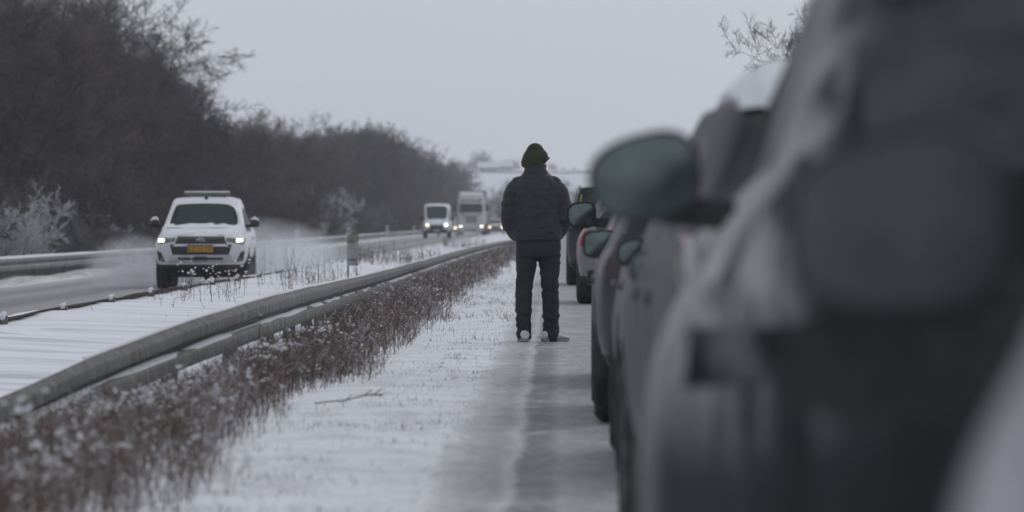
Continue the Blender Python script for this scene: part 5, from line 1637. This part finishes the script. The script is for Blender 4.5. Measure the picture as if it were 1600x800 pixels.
# body, one skin
mb = MB()
mb.loft([ell(0.02, 0.0, 0.815, .14, .08), ell(0.02, 0, .88, .165, .095), ell(.01, 0, 1.0, .155, .095), ell(0, 0, 1.2, .17, .105), ell(0, 0, 1.38, .19, .105), ell(0, .01, 1.45, .13, .085), ell(0, .015, 1.49, .07, .07)])
mb.tube([(0, .012, 1.44), (HX * .5, HY * .8, 1.54), (HX, HY, 1.60)], [.065, .058, .058], 14)
mb.loft([ell(HX, HY + .015, 1.575, .045, .06), ell(HX, HY + .012, 1.60, .066, .085), ell(HX, HY + .008, 1.66, .075, .096), ell(HX, HY, 1.72, .078, .10), ell(HX, HY - .005, 1.765, .066, .085), ell(HX, HY - .008, 1.795, .035, .045)], cap=True)
mb.tube([(HX, HY + .095, 1.705), (HX, HY + .122, 1.672)], [.010, .015], 8)
for sx in (-1, 1):
    mb.tube([(HX + sx * .078, HY + .0, 1.64), (HX + sx * .084, HY - .008, 1.68), (HX + sx * .082, HY - .012, 1.70)], [.013, .016, .012], 8)
    mb.tube([(sx * .17, 0, 1.41), (sx * .235, -.01, 1.14), (sx * .165, .15, .995)], [.058, .043, .03], 12)
    mb.loft([[(sx * (.165 + a), .15 + b_, .99 + c_) for a, b_, c_ in ((-.02, -.02, .03), (.02, -.02, .03), (.02, .0, -.03), (-.02, .0, -.03))],
             [(sx * (.115 + a), .185 + b_, .955 + c_) for a, b_, c_ in ((-.016, -.02, .036), (.016, -.01, .036), (.016, .01, -.036), (-.016, -.0, -.036))]])
    for q in range(4):
        z0 = .985 - .02 * q; L_ = (.062, .072, .068, .052)[q]
        mb.tube([(sx * .118, .185, z0), (sx * (.118 - L_ * .6), .20, z0 - .012), (sx * (.118 - L_), .187, z0 - .03)], [.0095, .009, .008], 8)
    mb.tube([(sx * .145, .175, 1.005), (sx * .115, .165, 1.022), (sx * .092, .17, 1.02)], [.012, .0105, .0095], 8)
LEG = {-1: [(-.062, .0, .84), (-.110, .005, .52), (-.114, -.01, .30), (-.112, -.01, .07)], 1: [(.105, .0, .84), (.125, .01, .52), (.132, -.005, .30), (.136, -.01, .07)]}
for sx in (-1, 1):
    mb.tube(LEG[sx], [.088, .060, .055, .042], 14)
    f = Vector((-.10, .995, 0)) if sx < 0 else Vector((.72, .69, 0))
    a = Vector(LEG[sx][-1]); a.z = .05
    mb.tube([a - f * .03, a + f * .08, a + f * .15], [.040, .038, .028], 10)
me = remesh(mb, .0095, 3)
man = link_mesh('person', me, M['skin'])
man.location = (MX, MD, 0.008)
tag(man, 'man seen from behind in dark puffer jacket and olive hat standing beside the queue', 'person')
for sx in (-1, 1):
    e = MB(); e.lathe([(-.011, .0), (-.008, .008), (0, .011), (.008, .008), (.011, 0)], 'y', (HX + sx * .032, HY + .098, 1.69), 10); e.build('eye', [M['black_plastic']], man)
e = MB(); e.box((HX, HY + .098, 1.628), (.045, .012, .008), bev=.003); e.build('mouth', [M['beanie_edge']], man)

# quilted jacket
mb = MB()
mb.loft([ell(.012, .0, .935, .215, .150), ell(.01, 0, .955, .228, .160), ell(.008, 0, 1.03, .236, .165), ell(.004, 0, 1.15, .232, .165), ell(0, 0, 1.28, .236, .168), ell(0, 0, 1.37, .238, .16), ell(0, .0, 1.43, .226, .145),
         ell(0, .004, 1.475, .208, .13), ell(0, .01, 1.512, .160, .115), ell(HX * .6, .018, 1.55, .114, .108), ell(HX * .8, .024, 1.60, .100, .106), ell(HX, .026, 1.635, .098, .106)])
for sx in (-1, 1):
    mb.tube([(sx * .160, .0, 1.440), (sx * .210, -.012, 1.37), (sx * .240, -.022, 1.25), (sx * .252, -.02, 1.14), (sx * .236, .03, 1.07), (sx * .195, .12, .995), (sx * .15, .165, .965)], [.085, .088, .082, .080, .078, .070, .062], 18)
me = remesh(mb, .0085, 6)
co = np.zeros(len(me.vertices) * 3, np.float32); me.vertices.foreach_get('co', co); co = co.reshape(-1, 3)
no = np.zeros_like(co).ravel(); me.vertices.foreach_get('normal', no); no = no.reshape(-1, 3)
x, y, z = co[:, 0], co[:, 1], co[:, 2]
arm = np.abs(x) > .205 - .35 * np.clip(1.02 - z, 0, 1)
zz = z + .012 * np.sin(x * 9 + 1) + .006 * vnoise(x / .05, z / .05, 81)
q_t = np.abs(np.sin(math.pi * (zz - .965) / .088)) ** .55
q_a = np.abs(np.sin(math.pi * (zz + np.sign(x) * 0 - .93 + .30 * (np.abs(x) - .24)) / .078)) ** .55
q_ = np.where(arm, q_a, q_t)
q_ = np.where(z > 1.53, np.abs(np.sin(math.pi * (z - 1.53) / .055)) ** .6, q_)
dsp = .0045 * (q_ - .75) + .0045 * vnoise(x / .035, z / .03, 82) + .003 * vnoise(y / .03 + 3, z / .022, 83)
co = co + no * dsp[:, None]
me.vertices.foreach_set('co', co.astype(np.float32).ravel()); me.update()
link_mesh('jacket', me, M['jacket'], man)
mb = MB()                                        # elastic hem
mb.loft([ell(.012, 0, .928, .205, .142), ell(.012, 0, .932, .214, .150), ell(.012, 0, .955, .216, .152), ell(.012, 0, .962, .205, .142)])
mb.build('jacket_hem', [M['trousers']], man)

# trousers
mb = MB()
mb.loft([ell(.02, 0, 1.0, .19, .13), ell(.02, 0, .93, .205, .14), ell(.02, -.005, .86, .208, .145), ell(.02, -.004, .79, .205, .135), ell(.02, 0, .775, .195, .115)])
mb.tube([(-.082, 0, .80), (-.096, .003, .66), (-.112, .008, .52), (-.116, -.004, .40), (-.117, -.012, .25), (-.116, -.012, .10), (-.115, -.010, .055)], [.105, .092, .078, .077, .074, .070, .068], 20)
mb.tube([(.122, 0, .80), (.122, .003, .66), (.126, .008, .52), (.131, -.002, .40), (.135, -.010, .25), (.138, -.012, .10), (.138, -.010, .055)], [.105, .093, .081, .080, .077, .073, .072], 20)
me = remesh(mb, .0085, 5)
co = np.zeros(len(me.vertices) * 3, np.float32); me.vertices.foreach_get('co', co); co = co.reshape(-1, 3)
no = np.zeros_like(co).ravel(); me.vertices.foreach_get('normal', no); no = no.reshape(-1, 3)
x, y, z = co[:, 0], co[:, 1], co[:, 2]
amp = np.interp(z, [.05, .2, .35, .45, .6, .72, .85, 1], [.014, .012, .006, .010, .006, .010, .004, .002])
fold = vnoise(z / .035 + np.where(x < .02, 0, 7) + x * 6, x / .10 + y / .12, 91) * .7 + vnoise(z / .017 + x * 9, x / .05, 92) * .3
co = co + no * (amp * fold)[:, None]
me.vertices.foreach_set('co', co.astype(np.float32).ravel()); me.update()
link_mesh('trousers', me, M['trousers'], man)

# hat with a wide flared cuff
def hat_ring(z, a, b, tilt, amp=.0, cx=0.0, ph=0.0):
    out = []
    for k in range(36):
        t = 2 * math.pi * k / 36
        w_ = 1 + amp * math.sin(9 * t + ph) * .5 + amp * math.sin(4 * t + 1 + ph)
        xx = math.cos(t) * a * w_; yy = math.sin(t) * b * w_
        out.append((HX + cx + xx, HY - .005 + yy, z + tilt * xx))
    return out
mb = MB()
mb.loft([hat_ring(1.66, .090, .108, .05), hat_ring(1.70, .095, .112, .05), hat_ring(1.745, .089, .106, .04), hat_ring(1.780, .075, .092, .03, .01), hat_ring(1.808, .055, .068, .02, .015), hat_ring(1.824, .030, .036, .0, .015), hat_ring(1.829, .004, .005, 0)])
hat = mb.build('hat', [M['beanie']], man)
mb = MB()
mb.loft([hat_ring(1.760, .084, .100, .05, .01), hat_ring(1.752, .094, .110, .08, .015), hat_ring(1.718, .112, .124, .12, .02), hat_ring(1.675, .122, .128, .16, .025, -.004), hat_ring(1.645, .117, .122, .20, .025, -.006), hat_ring(1.622, .104, .112, .20, .02, -.006),
         hat_ring(1.630, .094, .104, .20, .0, -.004), hat_ring(1.68, .092, .106, .1)])
mb.build('hat_cuff', [M['beanie_cuff']], hat)
mb = MB(); pts = [(HX + .119, HY - .02, 1.700), (HX + .122, HY + .02, 1.682), (HX + .112, HY + .05, 1.665), (HX + .098, HY - .05, 1.650)]
mb.tube([(HX + .10, HY - .07, 1.665), (HX + .118, HY - .03, 1.688), (HX + .119, HY + .02, 1.69), (HX + .10, HY + .07, 1.68)], [.012, .016, .016, .012], 8)
mb.build('hat_edge', [M['beanie_edge']], hat)

# shoes
def shoe(sx, f):
    f = Vector(f).normalized(); s = Vector((f.y, -f.x, 0))
    a = Vector(LEG[sx][-1]); a.z = 0
    def P(u, v, z): return a + f * u + s * v + Vector((0, 0, z))
    def rg_(u, wd, z0, z1, bulge=1.0):
        return [P(u, math.cos(t) * wd, z0 + (z1 - z0) * (0.5 + 0.5 * math.sin(t))) for t in [2 * math.pi * k / 16 for k in range(16)]]
    mb = MB()
    mb.loft([rg_(-.090, .032, .026, .075), rg_(-.080, .041, .022, .095), rg_(-.05, .042, .02, .112), rg_(0, .045, .02, .115), rg_(.04, .046, .02, .10), rg_(.09, .047, .02, .078), rg_(.14, .046, .02, .062), rg_(.175, .036, .022, .05), rg_(.192, .018, .026, .042)])
    u_ = mb.build('shoe', [M['shoe']], man)
    mb = MB()
    def so(u, wd, z0, z1): return [P(u, -wd, z0), P(u, wd, z0), P(u, wd + .003, z1), P(u, -wd - .003, z1)]
    mb.loft([so(-.095, .020, .006, .03), so(-.085, .036, 0, .032), so(-.03, .043, 0, .028), so(.06, .045, 0, .026), so(.13, .047, 0, .026), so(.175, .038, .002, .03), so(.198, .018, .012, .034)])
    mb.build('sole', [M['sole']], u_)
shoe(-1, (-.12, .99, 0)); shoe(1, (.80, .60, 0))

# =================================================================== AIR: spray behind the traffic, haze
def spray(name, label, c, s, dens, seed):
    bm = bmesh.new(); bmesh.ops.create_icosphere(bm, subdivisions=3, radius=1.0)
    me = bpy.data.meshes.new(name); bm.to_mesh(me); bm.free()
    m = bpy.data.materials.new(name + '_volume'); m.use_nodes = True
    nt = m.node_tree; nt.nodes.clear()
    out = nt.nodes.new('ShaderNodeOutputMaterial'); pv = nt.nodes.new('ShaderNodeVolumePrincipled')
    pv.inputs['Color'].default_value = (0.86, 0.87, 0.90, 1); pv.inputs['Anisotropy'].default_value = 0.1
    tc = nt.nodes.new('ShaderNodeTexCoord')
    ln = nt.nodes.new('ShaderNodeVectorMath'); ln.operation = 'LENGTH'; nt.links.new(tc.outputs['Object'], ln.inputs[0])
    fo = nt.nodes.new('ShaderNodeMapRange'); fo.inputs['From Min'].default_value = 1.0; fo.inputs['From Max'].default_value = 0.35
    nt.links.new(ln.outputs['Value'], fo.inputs['Value'])
    mp = nt.nodes.new('ShaderNodeMapping'); mp.inputs['Scale'].default_value = (2.2, 3.0, 1.6); mp.inputs['Location'].default_value = (seed, 0, 0)
    nt.links.new(tc.outputs['Object'], mp.inputs['Vector'])
    nz = noise_tex(nt, mp.outputs[0], 1.6, 4, 0.6)
    nr_ = nt.nodes.new('ShaderNodeMapRange'); nr_.inputs['From Min'].default_value = 0.36; nr_.inputs['From Max'].default_value = 0.62
    nt.links.new(nz, nr_.inputs['Value'])
    d = math_n(nt, 'MULTIPLY', fo.outputs[0], nr_.outputs[0]); d = math_n(nt, 'MULTIPLY', d, dens)
    nt.links.new(d, pv.inputs['Density']); nt.links.new(pv.outputs[0], out.inputs['Volume'])
    o = link_mesh(name, me, m); o.location = c; o.scale = s
    tag(o, label, kind='stuff')
    return o
spray('road_spray', 'cloud of road spray thrown up round the wheels of the white pickup', (-6.9, 129.0, 0.0), (2.35, 16.5, 1.3), 0.34, 1.0)
spray('road_spray', 'low spray cloud between the far rail and the left wheel of the pickup', (-8.75, 117.5, 0.1), (0.95, 7.0, 0.85), 0.50, 7.0)
spray('road_spray', 'low spray cloud on the median side of the pickup', (-5.75, 120.5, 0.15), (1.0, 9.0, 0.75), 0.28, 9.0)
spray('road_spray', 'fainter spray hanging over the road behind the white van', (-8.2, 432.0, 0.5), (2.6, 26.0, 1.6), 0.02, 4.0)

hz = bpy.data.meshes.new('haze')
x0, x1, y0, y1, z0, z1 = -700, 700, -320, 2900, -8.0, 60
hz.from_pydata([(x0, y0, z0), (x1, y0, z0), (x1, y1, z0), (x0, y1, z0), (x0, y0, z1), (x1, y0, z1), (x1, y1, z1), (x0, y1, z1)], [],
               [(0, 3, 2, 1), (4, 5, 6, 7), (0, 1, 5, 4), (1, 2, 6, 5), (2, 3, 7, 6), (3, 0, 4, 7)])
hm = bpy.data.materials.new('haze_volume'); hm.use_nodes = True
nt = hm.node_tree; nt.nodes.clear()
out = nt.nodes.new('ShaderNodeOutputMaterial'); pv = nt.nodes.new('ShaderNodeVolumePrincipled')
pv.inputs['Color'].default_value = (0.90, 0.91, 0.95, 1)
pv.inputs['Density'].default_value = 0.00028
pv.inputs['Anisotropy'].default_value = 0.0
nt.links.new(pv.outputs[0], out.inputs['Volume'])
ho = link_mesh('haze', hz, hm, smooth=False)
tag(ho, 'pale winter haze filling the air over the whole road', kind='stuff')
